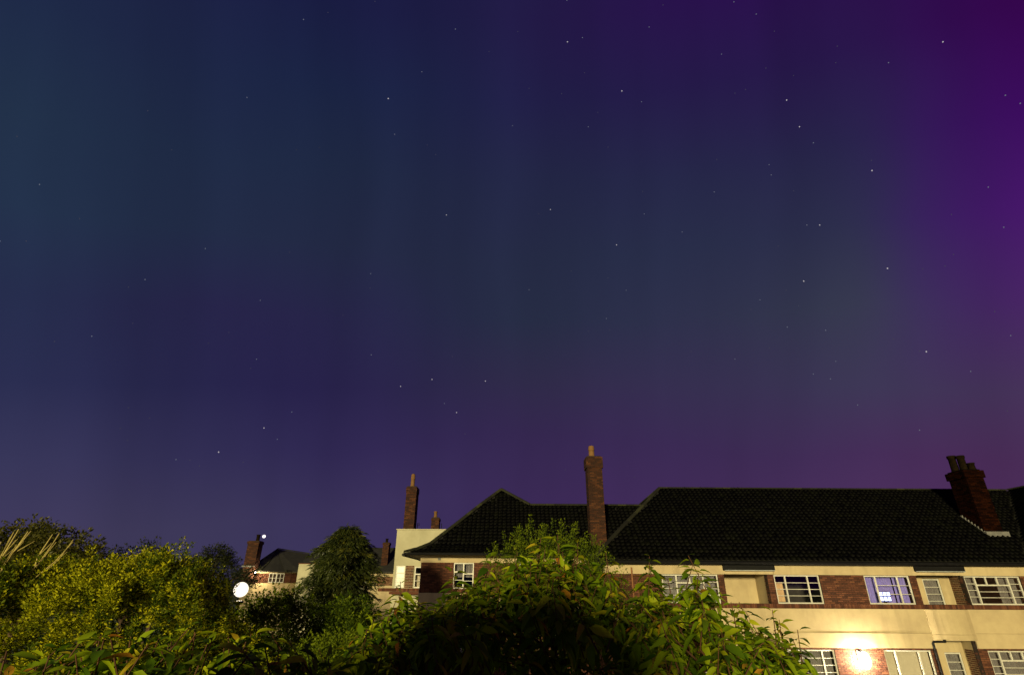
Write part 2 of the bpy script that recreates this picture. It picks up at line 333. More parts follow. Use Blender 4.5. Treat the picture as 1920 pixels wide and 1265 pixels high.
# ------------------------------------------------------------------ building helpers
def wall_cells(mb, x0, x1, z0, z1, y0, y1, holes):
    """a wall from boxes, leaving rectangular holes (hx0, hx1, hz0, hz1)"""
    xs = sorted({x0, x1} | {v for h in holes for v in h[:2] if x0 < v < x1})
    zs = sorted({z0, z1} | {v for h in holes for v in h[2:] if z0 < v < z1})
    for a, b in zip(xs, xs[1:]):
        run = None
        for c, d in zip(zs, zs[1:]):
            solid = not any(h[0] < (a + b) / 2 < h[1] and h[2] < (c + d) / 2 < h[3] for h in holes)
            if solid: run = (run[0], d) if run else (c, d)
            if run and not solid: mb.box(a, b, y0, y1, *run); run = None
        if run: mb.box(a, b, y0, y1, *run)
def brick_rects(a0, a1, z0, z1, bl=0.225, bh=0.075, j=0.015):
    """stretcher bond inside a rectangle: list of (a0, a1, z0, z1)"""
    out = []; nrow = max(1, round((z1 - z0) / bh)); h = (z1 - z0) / nrow
    for r in range(nrow):
        a = a0 - (bl / 2 if r % 2 else 0)
        while a < a1 - 0.02:
            l, rr = max(a, a0), min(a + bl, a1)
            if rr - l > 0.03: out.append((l + j / 2, rr - j / 2, z0 + r * h + j / 2, z0 + (r + 1) * h - j / 2))
            a += bl
    return out
def bricks_front(mb, x0, x1, z0, z1, y, **k):
    for a, b, c, d in brick_rects(x0, x1, z0, z1, **k):
        e = random.uniform(-0.003, 0.003); mb.box(a, b, y + e, y + 0.05, c, d)
def bricks_side(mb, x, y0, y1, z0, z1, sgn, **k):
    for a, b, c, d in brick_rects(y0, y1, z0, z1, **k):
        e = random.uniform(-0.003, 0.003)
        mb.box(min(x + e * sgn, x - 0.05 * sgn), max(x + e * sgn, x - 0.05 * sgn), a, b, c, d)
def soldier(mb, x0, x1, z0, z1, y, w=0.075, j=0.01):
    n = max(1, round((x1 - x0) / w)); w = (x1 - x0) / n
    for i in range(n):
        e = random.uniform(-0.003, 0.003)
        mb.box(x0 + i * w + j / 2, x0 + (i + 1) * w - j / 2, y + e, y + 0.05, z0 + j / 2, z1 - j / 2)
BRICK_ME = {}
def single_bricks(parent, x0, x1, z0, z1, y):
    for a, b, c, d in brick_rects(x0, x1, z0, z1):
        key = (round(b - a, 3), round(d - c, 4))
        if key not in BRICK_ME:
            BRICK_ME[key] = MB().box(-key[0] / 2, key[0] / 2, 0, 0.05, -key[1] / 2, key[1] / 2, 0.0).mesh('brick', 'brick')
        o = obj('brick', BRICK_ME[key], parent)
        o.location = ((a + b) / 2, y + random.uniform(-0.003, 0.003), (c + d) / 2)
def window(parent, x0, x1, z0, z1, y, lights, fw=0.05, label=None, glass='glass'):
    """steel casement: lights = list of (width share, [row edges 0..1] or ('top', n, share, rows below))"""
    fr = MB(); panes = []; bars = MB()
    d0, d1 = y, y + 0.05
    fr.box(x0, x1, d0, d1, z0, z0 + fw); fr.box(x0, x1, d0, d1, z1 - fw, z1)
    fr.box(x0, x0 + fw, d0, d1, z0 + fw, z1 - fw); fr.box(x1 - fw, x1, d0, d1, z0 + fw, z1 - fw)
    ix0, ix1, iz0, iz1 = x0 + fw, x1 - fw, z0 + fw, z1 - fw
    mw = 0.055; n = len(lights); tot = sum(l[0] for l in lights); avail = ix1 - ix0 - mw * (n - 1); x = ix0
    def cell(a, b, c, d, rows):
        h = (d - c) / rows
        for r in range(rows):
            if r: bars.box(a, b, d0 + 0.012, d1 - 0.008, c + r * h - 0.011, c + r * h + 0.011)
            panes.append((a, b, c + r * h + (0.011 if r else 0), c + (r + 1) * h - (0.011 if r < rows - 1 else 0)))
    for i, l in enumerate(lights):
        w = avail * l[0] / tot
        if isinstance(l[1], tuple):
            _, cols, share, rows = l[1]
            zt = iz1 - (iz1 - iz0) * share
            fr.box(x, x + w, d0 - 0.004, d1, zt - mw / 2, zt + mw / 2)
            cw = (w - mw * (cols - 1)) / cols
            for c in range(cols):
                panes.append((x + c * (cw + mw), x + c * (cw + mw) + cw, zt + mw / 2, iz1))
                if c: fr.box(x + c * (cw + mw) - mw, x + c * (cw + mw), d0 - 0.003, d1, zt + mw / 2, iz1)
            cell(x, x + w, iz0, zt - mw / 2, rows)
        else:
            cell(x, x + w, iz0, iz1, l[1])
        x += w
        if i < n - 1: fr.box(x, x + mw, d0 - 0.006, d1, iz0, iz1); x += mw
    fo = fr.build('window', 'white_paint', parent)
    if label: fo['label'] = label
    if bars.v: bars.build('glazing_bars', 'white_paint', fo)
    for a, b, c, d in panes:
        MB().box(a - 0.004, b + 0.004, y + 0.024, y + 0.029, c - 0.004, d + 0.004).build('pane', glass, fo)
    return fo
def curtain(name, x0, x1, z0, z1, y, mat, label, pleat=0.09, amp=0.022, cat='curtain'):
    n = max(6, int((x1 - x0) / pleat * 6)); vs, fs = [], []
    for k in range(n + 1):
        x = x0 + (x1 - x0) * k / n
        d = amp * math.sin(2 * math.pi * (x - x0) / pleat + 0.8 * math.sin(x * 5))
        for zz, m in ((z1, 0.55), ((z0 + z1) / 2, 1.0), (z0, 1.15)):
            vs.append((x, y + d * m, zz))
    for k in range(n):
        for r in range(2):
            a = k * 3 + r; fs.append((a, a + 1, a + 4, a + 3))
    m = len(vs); vs += [(p[0], p[1] + 0.004, p[2]) for p in vs]
    fs += [tuple(i + m for i in reversed(f)) for f in fs]
    o = MB().add(vs, fs).build(name, mat, None, True)
    return tag(o, label, cat, 'window dressings seen through the panes')
def chimney(parent, x0, x1, y0, y1, z0, z1, pots, cap=0.05, cap_h=0.32, label=None, mat='stack_brick'):
    """stack of real bricks round a mortar core, oversailing cap courses and clay pots"""
    c = MB(); c.box(x0 + 0.012, x1 - 0.012, y0 + 0.012, y1 - 0.012, z0, z1 - 0.02)
    c.box(x0 - cap + 0.01, x1 + cap - 0.01, y0 - cap + 0.01, y1 + cap - 0.01, z1 - cap_h, z1)
    c.box(x0 + 0.03, x1 - 0.03, y0 + 0.03, y1 - 0.03, z1, z1 + 0.06)
    co = c.build('chimney', 'mortar' if mat == 'stack_brick' else 'dim_mortar', parent)
    if label: co['label'] = label
    b = MB()
    for e, za, zb in ((0, z0, z1 - cap_h), (cap, z1 - cap_h, z1)):
        bricks_front(b, x0 - e, x1 + e, za, zb, y0 - e)
        bricks_side(b, x0 - e, y0 - e + 0.05, y1 + e, za, zb, -1); bricks_side(b, x1 + e, y0 - e + 0.05, y1 + e, za, zb, 1)
        for q in brick_rects(x0 - e, x1 + e, za, zb): b.box(q[0], q[1], y1 + e - 0.05, y1 + e, q[2], q[3])
    tag(b.build('brickwork', mat, co), kind='stuff')
    for px, py, r, h, kind in pots:
        m = MB(); zb = z1 + 0.04
        if kind == 'cowl':
            m.lathe((px, py, zb), [(r * 1.15, 0), (r * 1.15, 0.06), (r, 0.08), (r * .95, h * .6), (r * 1.12, h * .62), (r * 1.12, h * .7), (r * .98, h * .72), (r * 1.0, h * .9), (r * .7, h * .97), (0.01, h)])
        else:
            m.lathe((px, py, zb), [(r * 1.12, 0), (r * 1.12, 0.05), (r, 0.07), (r * .93, h * .82), (r * 1.12, h * .85), (r * 1.12, h), (r * .85, h), (r * .8, h * .5), (0.01, h * .5)])
        m.build('chimney_pot', 'dim_soot' if kind == 'dim_sooty' else 'terracotta', co, True)
    return co
# pantile: S-shaped cross-section, lower edge lifted over the row below
def pantile_mesh(w=0.225, l=0.31):
    prof = [(0, 0.0), (0.18, -0.012), (0.42, -0.012), (0.58, 0.004), (0.72, 0.028), (0.86, 0.031), (1.0, 0.008)]
    vs = [(p[0] * w, 0, p[1] + 0.034) for p in prof] + [(p[0] * w, l, p[1] + 0.008) for p in prof] + [(p[0] * w, 0, p[1] + 0.018) for p in prof]
    n = len(prof); fs = []
    for i in range(n - 1):
        fs.append((i, i + 1, n + i + 1, n + i)); fs.append((2 * n + i, 2 * n + i + 1, i + 1, i))
    return vs, fs
TILE_V, TILE_F = pantile_mesh()
TILE_ME = MB().add(TILE_V, TILE_F, 0.0).mesh('tile', 'tile', True)
TILE_TV = np.array(TILE_V); TILE_TT = np.array([t for q in TILE_F for t in ((q[0], q[1], q[2]), (q[0], q[2], q[3]))])
def lay_tiles(roof, mats, key, limit=300):
    """the tiles that show largest as single pieces, the others joined"""
    mats = sorted(mats, key=key)
    for m in mats[:limit]:
        o = obj('tile', TILE_ME, roof); o.matrix_basis = m
    rest = mats[limit:]
    if rest:
        M4 = np.array([[list(r) for r in m] for m in rest])
        V = np.einsum('nij,vj->nvi', M4[:, :3, :3], TILE_TV) + M4[:, None, :3, 3]
        n, k = V.shape[:2]
        T = (TILE_TT[None] + (np.arange(n) * k)[:, None, None]).reshape(-1, 3)
        tag(obj('roof_tiles', fast_mesh('roof_tiles', V.reshape(-1, 3), T, 'tile', np.repeat(rng.random(n), k), True), roof), kind='stuff')
def tile_slope(prof, xl, xr, gauge=0.235, width=0.22):
    """tile matrices for a slope that faces -Y: prof = [(y, z), ...] from eave to ridge; xl(y), xr(y) = its side edges"""
    out = []; row = 0; carry = 0.0
    for (y0, z0), (y1, z1) in zip(prof, prof[1:]):
        ln = math.hypot(y1 - y0, z1 - z0); an = math.atan2(z1 - z0, y1 - y0); s = carry
        while s < ln - 0.12:
            y = y0 + math.cos(an) * s; z = z0 + math.sin(an) * s
            ym = y + 0.16 * math.cos(an)
            a, b = xl(ym), xr(ym)
            k0 = math.ceil(a / width); x = k0 * width
            while x + width * 0.75 < b:
                m = Matrix.Translation((x + random.gauss(0, .006), y + random.gauss(0, .012), z + 0.014)) @ Matrix.Rotation(an + random.uniform(-.03, .03), 4, 'X') @ Matrix.Rotation(random.gauss(0, .018), 4, 'Z') @ Matrix.Rotation(random.gauss(0, .03), 4, 'Y')
                out.append(m); x += width
            s += gauge; row += 1
        carry = max(0.0, s - ln)
    return out
def ridge_line(roof, p, q, r=0.10, l=0.42, mat='ridge'):
    """half-round ridge tiles from p to q, each its own piece"""
    p, q = Vector(p), Vector(q); d = q - p; n = max(1, round(d.length / l)); d.normalize()
    key = ('ridge', r, l)
    if key not in BRICK_ME:
        m = MB(); vs = []; fs = []; k = 7
        for j, (yy, rr) in enumerate(((0, r * 1.06), (l * 1.04, r))):
            for i in range(k):
                w = math.pi * (i / (k - 1)); vs.append((math.cos(w) * rr, yy, math.sin(w) * rr * 0.8))
        for i in range(k - 1): fs.append((i, i + 1, k + i + 1, k + i))
        fs.append(tuple(range(k))); m.add(vs, fs, 0.0); BRICK_ME[key] = m.mesh('ridge_tile', mat)
    side = d.cross(Vector((0, 0, 1))).normalized(); up = side.cross(d)
    for i in range(n):
        o = obj('ridge_tile', BRICK_ME[key], roof)
        c = p + d * ((q - p).length * i / n)
        o.matrix_basis = Matrix(((side.x, d.x, up.x, c.x), (side.y, d.y, up.y, c.y), (side.z, d.z, up.z, c.z), (0, 0, 0, 1)))

# ------------------------------------------------------------------ foliage helpers
def leaf_template(hw, fold, curve):
    ys = [0.0, 0.14, 0.36, 0.60, 0.83, 1.0]; ws = [0.0, 0.05, 0.92, 1.0, 0.55, 0.0]
    vs = [(0, 0, 0)]
    for y, w in zip(ys[1:-1], ws[1:-1]):
        z = -curve * y * y
        vs += [(-w * hw, y, z + fold * w * hw), (0, y, z), (w * hw, y, z + fold * w * hw)]
    vs.append((0, 1.0, -curve))
    ts = [(0, 2, 1), (0, 3, 2)]
    for i in range(3):
        a = 1 + 3 * i
        ts += [(a, a + 1, a + 4), (a, a + 4, a + 3), (a + 1, a + 2, a + 5), (a + 1, a + 5, a + 4)]
    ts += [(10, 11, 13), (11, 12, 13)]
    return np.array(vs), np.array(ts)
LEAF_BIG = [leaf_template(0.17, 0.45, 0.45), leaf_template(0.15, 0.75, 0.70), leaf_template(0.185, 0.3, 0.30)]
LEAF_SMALL = (np.array([(0, 0, 0), (-.27, .5, .09), (.27, .5, .09), (0, 1, -.1), (0, .5, 0)]), np.array([(0, 4, 1), (0, 2, 4), (1, 4, 3), (4, 2, 3)]))
LEAF_NEEDLE = (np.array([(0, 0, 0), (-.09, .45, .02), (.09, .45, .02), (0, 1, -.12)]), np.array([(0, 2, 1), (1, 2, 3)]))
def frames(P, D, U, S):
    D = D / np.linalg.norm(D, axis=1, keepdims=True)
    X = np.cross(D, U); X /= np.maximum(np.linalg.norm(X, axis=1, keepdims=True), 1e-6)
    Z = np.cross(X, D)
    return np.stack([X, D, Z], axis=2) * S[:, None, None]
def leaves_mesh(name, tmpl, P, D, U, S, mat, tint=None, smooth=True):
    M = frames(P, D, U, S); V = np.einsum('nij,vj->nvi', M, tmpl[0]) + P[:, None, :]
    n, k = V.shape[:2]; T = (tmpl[1][None] + (np.arange(n) * k)[:, None, None]).reshape(-1, 3)
    if tint is None: tint = rng.random(n)
    return fast_mesh(name, V.reshape(-1, 3), T, mat, np.repeat(tint, k), smooth)
LEAF_ME = {}
def single_leaves(parent, P, D, U, S, mat, which):
    M = frames(P, D, U, S)
    for i in range(len(P)):
        key = (mat, int(which[i]))
        if key not in LEAF_ME: LEAF_ME[key] = fast_mesh('leaf', *LEAF_BIG[key[1]], mat, np.zeros(14), True)
        o = obj('leaf', LEAF_ME[key], parent)
        m = M[i]; p = P[i]
        o.matrix_basis = Matrix(((m[0, 0], m[0, 1], m[0, 2], p[0]), (m[1, 0], m[1, 1], m[1, 2], p[1]), (m[2, 0], m[2, 1], m[2, 2], p[2]), (0, 0, 0, 1)))
def unit(v): return v / np.linalg.norm(v)
# ================================================================== ground
m = MB(); n = 48
vs = [(0, 0, 0)] + [(math.cos(2 * math.pi * k / n) * 900, math.sin(2 * math.pi * k / n) * 900 + 20, 0) for k in range(n)]
m.add(vs, [(0, 1 + k, 1 + (k + 1) % n) for k in range(n)])
tag(m.build('ground', 'lawn'), kind='structure')
m = MB(); m.box(3.0, 27.0, 22.4, 23.8, -0.2, 0.03)
path = tag(m.build('path', 'paving'), kind='structure')
for i in range(40):
    MB().box(3.02 + i * 0.6, 3.59 + i * 0.6, 22.42, 23.78, 0.02, 0.045 + random.uniform(0, .006)).build('paving_slab', 'paving', path)

# ================================================================== long block on the right
LB = thing('apartment_block', 'long cream and red brick apartment block with dark pantile roof on the right', 'building', (14, 24.6, 0))
F = 24.6
U0, U1 = 3.95, 5.04                         # upper windows
G0, G1 = 1.22, 2.30                         # lower windows
XL, XR = 3.95, 30.0
up_win = [(6.4, 8.78), (11.16, 13.08), (14.98, 16.9), (19.23, 21.59), (23.4, 25.4)]
lo_win = [(6.4, 8.78), (11.16, 13.05), (15.04, 16.94), (19.23, 21.59), (23.4, 25.4)]
rec_u = [(9.05, 10.87), (17.2, 19.17)]
rec_l = [(9.05, 10.87), (17.2, 18.85)]
holes = [(a, b, U0, U1) for a, b in up_win] + [(a, b, G0, G1) for a, b in lo_win] \
    + [(a, b, U0, 5.06) for a, b in rec_u] + [(a, b, 0.25, 2.66) for a, b in rec_l]
core = MB()
wall_cells(core, XL + 0.02, XR, 0, 5.45, F + 0.014, F + 0.25, holes)
core.box(XL + 0.02, XL + 0.27, F + 0.25, 33.4, 0, 5.40); core.box(XR - 0.25, XR, F + 0.25, 33.4, 0, 5.40); core.box(XL + .27, XR - .25, 33.15, 33.4, 0, 5.40)
wall = core.build('wall', 'mortar', LB)
single_bricks(wall, 13.08, 14.98, U0, U1, F)
b = MB()
for x0, x1 in ((XL, 6.4), (8.78, 9.05), (10.87, 11.16), (16.9, 17.2), (21.59, 23.4), (25.4, 28)): bricks_front(b, x0, x1, U0, U1, F)
for x0, x1 in ((XL, 6.4), (8.78, 9.05), (10.87, 11.16), (13.05, 15.04), (16.94, 17.2), (18.85, 19.23), (21.59, 23.4), (25.4, 28)): bricks_front(b, x0, x1, 0.2, G1, F)
for x0, x1 in lo_win: bricks_front(b, x0, x1, 0.2, G0 - 0.10, F)
bricks_side(b, XL, F + 0.06, 27.5, 0.2, 5.0, -1)
bricks_side(b, 10.87, F + 0.05, F + 0.32, U0, 5.04, -1); bricks_side(b, 19.17, F + 0.05, F + 0.80, U0, 5.04, -1)
bricks_side(b, 18.85, F + 0.05, F + 0.75, 0.25, G1, -1)
soldier(b, XL, 28, 3.78, 3.95, F - 0.012)
for x0, x1 in ((XL, 9.05), (10.87, 17.2), (18.85, 28)): soldier(b, x0, x1, 2.31, 2.37, F - 0.006, 0.11)
tag(b.build('brickwork', 'brick', wall), kind='stuff')
c = MB()                                    # rendered bands
for x0, x1 in ((XL - .02, 9.05), (11.16, 17.2), (19.10, 28)): c.box(x0, x1, F - 0.035, F + 0.012, U1 + 0.01, 5.422)
for x0, x1 in rec_u: c.box(x0 + .003, x1 + (.28 if x1 < 12 else -.073), F - 0.02, F + 0.012, 5.06, 5.19)
for x0, x1 in ((XL - .02, 17.14), (18.92, 28)): c.box(x0, x1, F - 0.03, F + 0.012, 2.905, 3.775)
for x0, x1 in ((XL - .02, 9.05), (10.87, 17.2), (18.85, 28)): c.box(x0, x1, F - 0.055, F + 0.012, 2.375, 2.90)
c.box(9.053, 10.867, F - 0.055, F + 0.012, 2.66, 2.90)
c.build('render_band', 'cream', LB)
c = MB()                                    # slightly bowed balcony front
k = 9; vs = []; fs = []
for i in range(k):
    x = 17.143 + (18.917 - 17.143) * i / (k - 1); d = 0.05 + 0.17 * math.sin(math.pi * i / (k - 1)) ** 0.6
    vs += [(x, F - d, 2.87), (x, F - d, 3.772), (x, F + .012, 3.772), (x, F + .012, 2.87), (x, F - d - .02, 2.66), (x, F - d - .02, 2.865), (x, F + .012, 2.865), (x, F + .012, 2.66)]
for i in range(k - 1):
    for o4 in (0, 4):
        a, bb = i * 8 + o4, (i + 1) * 8 + o4
        fs += [(a, bb, bb + 1, a + 1), (a + 1, bb + 1, bb + 2, a + 2), (a + 3, bb + 3, bb, a)]
fs += [(0, 1, 2, 3), (4, 5, 6, 7)] + [tuple((k - 1) * 8 + o4 + j for j in (3, 2, 1, 0)) for o4 in (0, 4)]
c.add(vs, fs).build('balcony_front', 'cream', LB)
# recess linings
for (x0, x1), z0, z1, dep in ((rec_u[0], U0 - .02, 5.2, 1.25), (rec_u[1], U0 - .02, 5.2, 0.80), (rec_l[0], .02, 2.8, 1.25), (rec_l[1], .02, 2.8, 0.80)):
    c = MB(); dh = [(17.98, 18.72, z0 - 1, z1 - .25)] if x0 == 17.2 and z0 > 3 else ([(18.02, 18.70, 0, 2.16)] if x0 == 17.2 else [])
    wall_cells(c, x0 - .2, x1 + .2, z0 - 1.05 if z0 > 3 else z0, z1, F + dep, F + dep + 0.12, dh)
    c.box(x0 - .2, x0 - .004, F + .252, F + dep, z0 - .05, z1)
    c.box(x1 + .004, x1 + .2, F + .252, F + dep, z0 - .05, z1)
    c.box(x0 - .2, x1 + .2, F + .252, F + dep + .12, z1, z1 + .1)
    c.box(x0 - .2, x1 + .2, F + .252, F + dep + .12, (2.84 if z0 > 3 else -0.1), (2.92 if z0 > 3 else .015))
    c.build('balcony_lining', 'cream', LB)
c = MB()                                    # storey floors and back rooms
c.box(XL + .28, XR - .26, 25.9, 33.1, 2.55, 2.78); c.box(XL + .28, XR - .26, F + .27, 33.1, 5.30, 5.39); c.box(XL + .28, XR - .26, 27.9, 28.0, .02, 5.29)
for x in (8.95, 10.95, 14.0, 17.1, 19.2, 22.5): c.box(x - .04, x + .04, F + 1.4 if 8 < x < 11 or 17 < x < 20 else F + .27, 27.89, .02, 5.29)
c.box(XL + .28, XR - .26, F + .26, 25.9, 2.7, 2.78)
c.build('interior_wall', 'interior', LB)
c = MB()                                    # window sills
for x0, x1 in lo_win: c.box(x0 - .04, x1 + .04, F - .05, F + .1, G0 - .09, G0 - .005)
c.build('window_sill', 'cream', LB)
W = F + 0.05
window(LB, 6.4, 8.78, U0, U1, W, [(1, 4), (2, ('top', 2, .28, 3)), (1, 4)], label='upper window half hidden by cherry leaves')
window(LB, 11.16, 13.08, U0, U1, W, [(1, 4), (2.25, 4), (1.05, 4)], label='dark upper window with four rows of panes')
window(LB, 14.98, 16.9, U0, U1, W, [(1, 1), (2.2, 3), (1.05, 3)], label='upper window glowing violet')
window(LB, 19.23, 21.59, U0, U1, W, [(.9, 4), (3.2, ('top', 3, .30, 3)), (1, 4)], label='wide upper window with small top lights')
window(LB, 23.4, 25.4, U0, U1, W, [(1, 4), (2, 4), (1, 4)])
window(LB, 6.4, 8.78, G0, G1, W, [(1, 4), (2, ('top', 2, .28, 3)), (1, 4)])
window(LB, 11.16, 13.05, G0, G1, W, [(.9, 4), (2.3, 4), (1.05, 4)], label='lower window left of the lamp')
window(LB, 15.04, 16.94, G0, G1, W, [(.95, 1), (2.2, 1), (1, 1)], label='lower window right of the lamp with closed blind')
window(LB, 19.23, 21.59, G0, G1, W, [(.9, 4), (3.2, ('top', 3, .30, 3)), (1, 4)])
window(LB, 23.4, 25.4, G0, G1, W, [(1, 4), (2, 4), (1, 4)])
window(LB, 17.98, 18.72, 2.92, 4.93, F + .83, [(1, 7)], label='narrow glazed balcony door')
window(LB, 18.02, 18.70, .03, 2.15, F + .83, [(1, 7)], label='narrow glazed door in the lower recess')
# roof
EY, EZ, RY, RZ = 24.28, 5.575, 28.85, 9.27
sl = (RZ - EZ) / (RY - EY); HX0, HX1 = 3.45, 7.87; WV0, WV1 = 21.9, 26.4
rf = MB()
rf.add([(HX0, EY, EZ), (34, EY, EZ), (34, RY, RZ), (HX1, RY, RZ), (HX0, 33.6, EZ), (34, 33.6, EZ)], [(0, 1, 2, 3), (4, 0, 3), (5, 4, 3, 2), (0, 4, 5, 1)])
rf.add([(HX0, EY, EZ - .08), (34, EY, EZ - .08), (34, 33.6, EZ - .08), (HX0, 33.6, EZ - .08)], [(0, 3, 2, 1)])
rf.add([(WV0, 14, EZ), (WV0, EY, EZ), (WV1, RY, RZ + .012), (WV1, 14, RZ + .012), (31, 14, EZ), (31, RY, EZ)], [(0, 1, 2, 3), (3, 2, 5, 4)])
roof = rf.build('roof', 'underlay', LB)
prof = [(EY - .03, EZ + .01), (RY, RZ + .01)]
fx = lambda y: (y - EY) / (RY - EY)
ts = tile_slope(prof, lambda y: HX0 + (HX1 - HX0) * fx(y) + .05, lambda y: WV0 + (WV1 - WV0) * fx(y))
lay_tiles(roof, ts, lambda q: (q.translation - Vector((9.5, 20, 5))).length + (40 if q.translation.x < 5.6 else 0))
# side slope of the hidden wing, facing -X
tw = []
ln = math.hypot(WV1 - WV0, RZ - EZ); an = math.atan2(RZ - EZ, WV1 - WV0); s = 0
while s < ln - .1:
    x = WV0 + s * math.cos(an); z = EZ + s * math.sin(an); y = EY + (RY - EY) * s / ln
    while y > 16:
        tw.append(Matrix.Translation((x, y, z + .015)) @ Matrix.Rotation(-math.pi / 2, 4, 'Z') @ Matrix.Rotation(an, 4, 'X')); y -= .22
    s += .235
lay_tiles(roof, tw, lambda q: 0, 0)
ridge_line(roof, (HX1, RY, RZ), (26.3, RY, RZ)); ridge_line(roof, (HX0, EY, EZ + .02), (HX1, RY, RZ)); ridge_line(roof, (HX0, 33.6, EZ + .02), (HX1, RY, RZ))
ridge_line(roof, (WV1, RY, RZ + .02), (WV1, 14, RZ + .02))
g = MB(); g.tube([(HX0 - .05, EY - .05, EZ - .085), (21.8, EY - .05, EZ - .085)], 0.055, 8); g.box(HX0, 21.85, EY + .01, EY + .03, EZ - .15, EZ - .02)
g.box(HX0, 21.9, EY + .03, F - .04, EZ - .15, EZ - .10)
g.build('gutter', 'black_paint', LB)
for x0, x1 in ((9.02, 11.2), (17.16, 19.25)):
    MB().box(x0, x1, F - .16, F - .037, 5.22, EZ - .153).build('fascia_box', 'black_paint', LB)
    MB().box(x0 + .06, x1 - .02, F - .19, F - .025, 5.192, 5.219).build('lead_strip', 'lead', LB)
p = MB(); p.tube([(17.52, F - .16, 2.62), (17.06, F - .14, 2.62), (17.03, F - .13, 2.57), (17.03, F - .12, .1)], .04, 8)
p.box(17.42, 17.52, F - .22, F - .10, 2.60, 2.70); p.build('drainpipe', 'black_paint', LB)
p = MB(); p.tube([(5.13, F - .10, 5.30), (5.13, F - .10, .1)], .035, 8); p.build('drainpipe', 'wood', LB)
wg = MB(); wg.box(22.3, 22.5, 14.4, F - .06, 0, 5.5); wg.box(30.4, 30.6, 14.4, F - .06, 0, 5.5); wg.box(22.5, 30.4, 14.4, 14.6, 0, 5.5); wg.build('wing_wall', 'brick', LB)
# chimney on the right
chimney(LB, 21.80, 22.66, 25.8, 26.86, 6.4, 9.72, [(22.05, 26.55, .17, .80, 'dim_sooty'), (22.22, 26.22, .17, .74, 'dim_sooty'), (22.42, 25.98, .15, .34, 'dim_sooty')], .07, .34, 'broad dark brick chimney with three pots and pale flashing', 'dim_brick')
fl = MB()
for i in range(8):                          # stepped flashing up the left side
    y = 25.74 + i * .14; zz = EZ + (y - EY) * sl
    fl.box(21.74, 21.79, y, y + .13, zz + .03, zz + .20)
fl.box(21.72, 22.76, 25.62, 25.79, EZ + (25.62 - EY) * sl + .05, EZ + (25.79 - EY) * sl + .13)
fl.build('flashing', 'pale_mortar', LB)
# things in and on the long block
curtain('curtain', 6.45, 8.72, U0, U1, F + .26, 'curtain_grey', 'grey curtain behind the upper window half hidden by cherry leaves', .16)
curtain('curtain', 11.22, 11.55, 4.02, 4.76, F + .2, 'reflection_tan', 'short tan sheet painted as a reflection in the left light of the dark upper window', .2, .012)  # added sheet in place of the reflection in this pane
curtain('curtain', 15.02, 15.46, U0, U1, F + .3, 'curtain_lit_violet', 'net curtain with painted violet light at the left of the glowing upper window', .11)
curtain('curtain', 15.47, 16.32, U0 + .02, U1, F + .38, 'curtain_lit_violet', 'net curtain with painted violet light behind the glowing screen', .10)
curtain('curtain', 16.33, 16.86, U0, U1, F + .3, 'curtain_lit_violet', 'net curtain with painted violet light at the right of the glowing upper window', .11)
curtain('curtain', 20.75, 21.55, U0, U1, F + .3, 'curtain_grey', 'drawn grey curtain in the wide upper window with top lights', .14)
curtain('curtain', 11.2, 13.0, G0, G1, F + .26, 'curtain_grey', 'grey striped curtain in the lower window left of the wall lamp', .10)
o = curtain('window_blind', 15.08, 16.9, G0 + .02, G1, F + .2, 'blind', 'closed pale blind in the lower window right of the wall lamp', .5, .006, 'blind')
curtain('curtain', 19.28, 21.55, G0, G1, F + .26, 'curtain_grey', 'grey curtain in the lower window at the right edge', .13)
curtain('curtain', 18.02, 18.68, 3.4, 4.9, F + .95, 'curtain_grey', 'grey curtain behind the narrow balcony door', .11)
curtain('curtain', 18.06, 18.66, .6, 2.12, F + .95, 'curtain_grey', 'grey curtain behind the narrow door of the lower recess', .11)
curtain('curtain', 19.3, 19.85, U0, U1, F + .3, 'curtain_grey', 'grey curtain at the left of the wide upper window with top lights', .12)
tv = thing('screen', 'small screen glowing blue white on the sill of the violet window', 'screen', (15.78, F + .2, U0))
MB().box(15.52, 16.02, F + .17, F + .20, U0 + .10, U0 + .48).build('bezel', 'black_paint', tv)
for x0, x1 in ((15.545, 15.675), (15.715, 15.835), (15.875, 15.995)):
    for z0, z1 in ((U0 + .125, U0 + .27), (U0 + .31, U0 + .455)):
        MB().box(x0, x1, F + .163, F + .1695, z0, z1).build('display', 'screen_glow', tv)
MB().box(15.73, 15.81, F + .18, F + .2, U0 + .02, U0 + .10).box(15.62, 15.92, F + .12, F + .26, U0 + .0, U0 + .02).build('stand', 'black_paint', tv)
wl = thing('wall_lamp', 'bright wall lamp on the brick pier between the lower windows', 'lamp', (14.02, F, 2.0))
MB().box(13.90, 14.14, F - .04, F - .006, 1.92, 2.30).box(13.99, 14.05, F - .25, F - .04, 2.262, 2.29).build('back_plate', 'black_paint', wl)
MB().lathe((14.02, F - .30, 1.97), [(.19 * math.sin(math.pi * i / 10) + .001, -.29 * math.cos(math.pi * i / 10)) for i in range(11)], 18).build('diffuser', 'lamp_glow', wl, True)

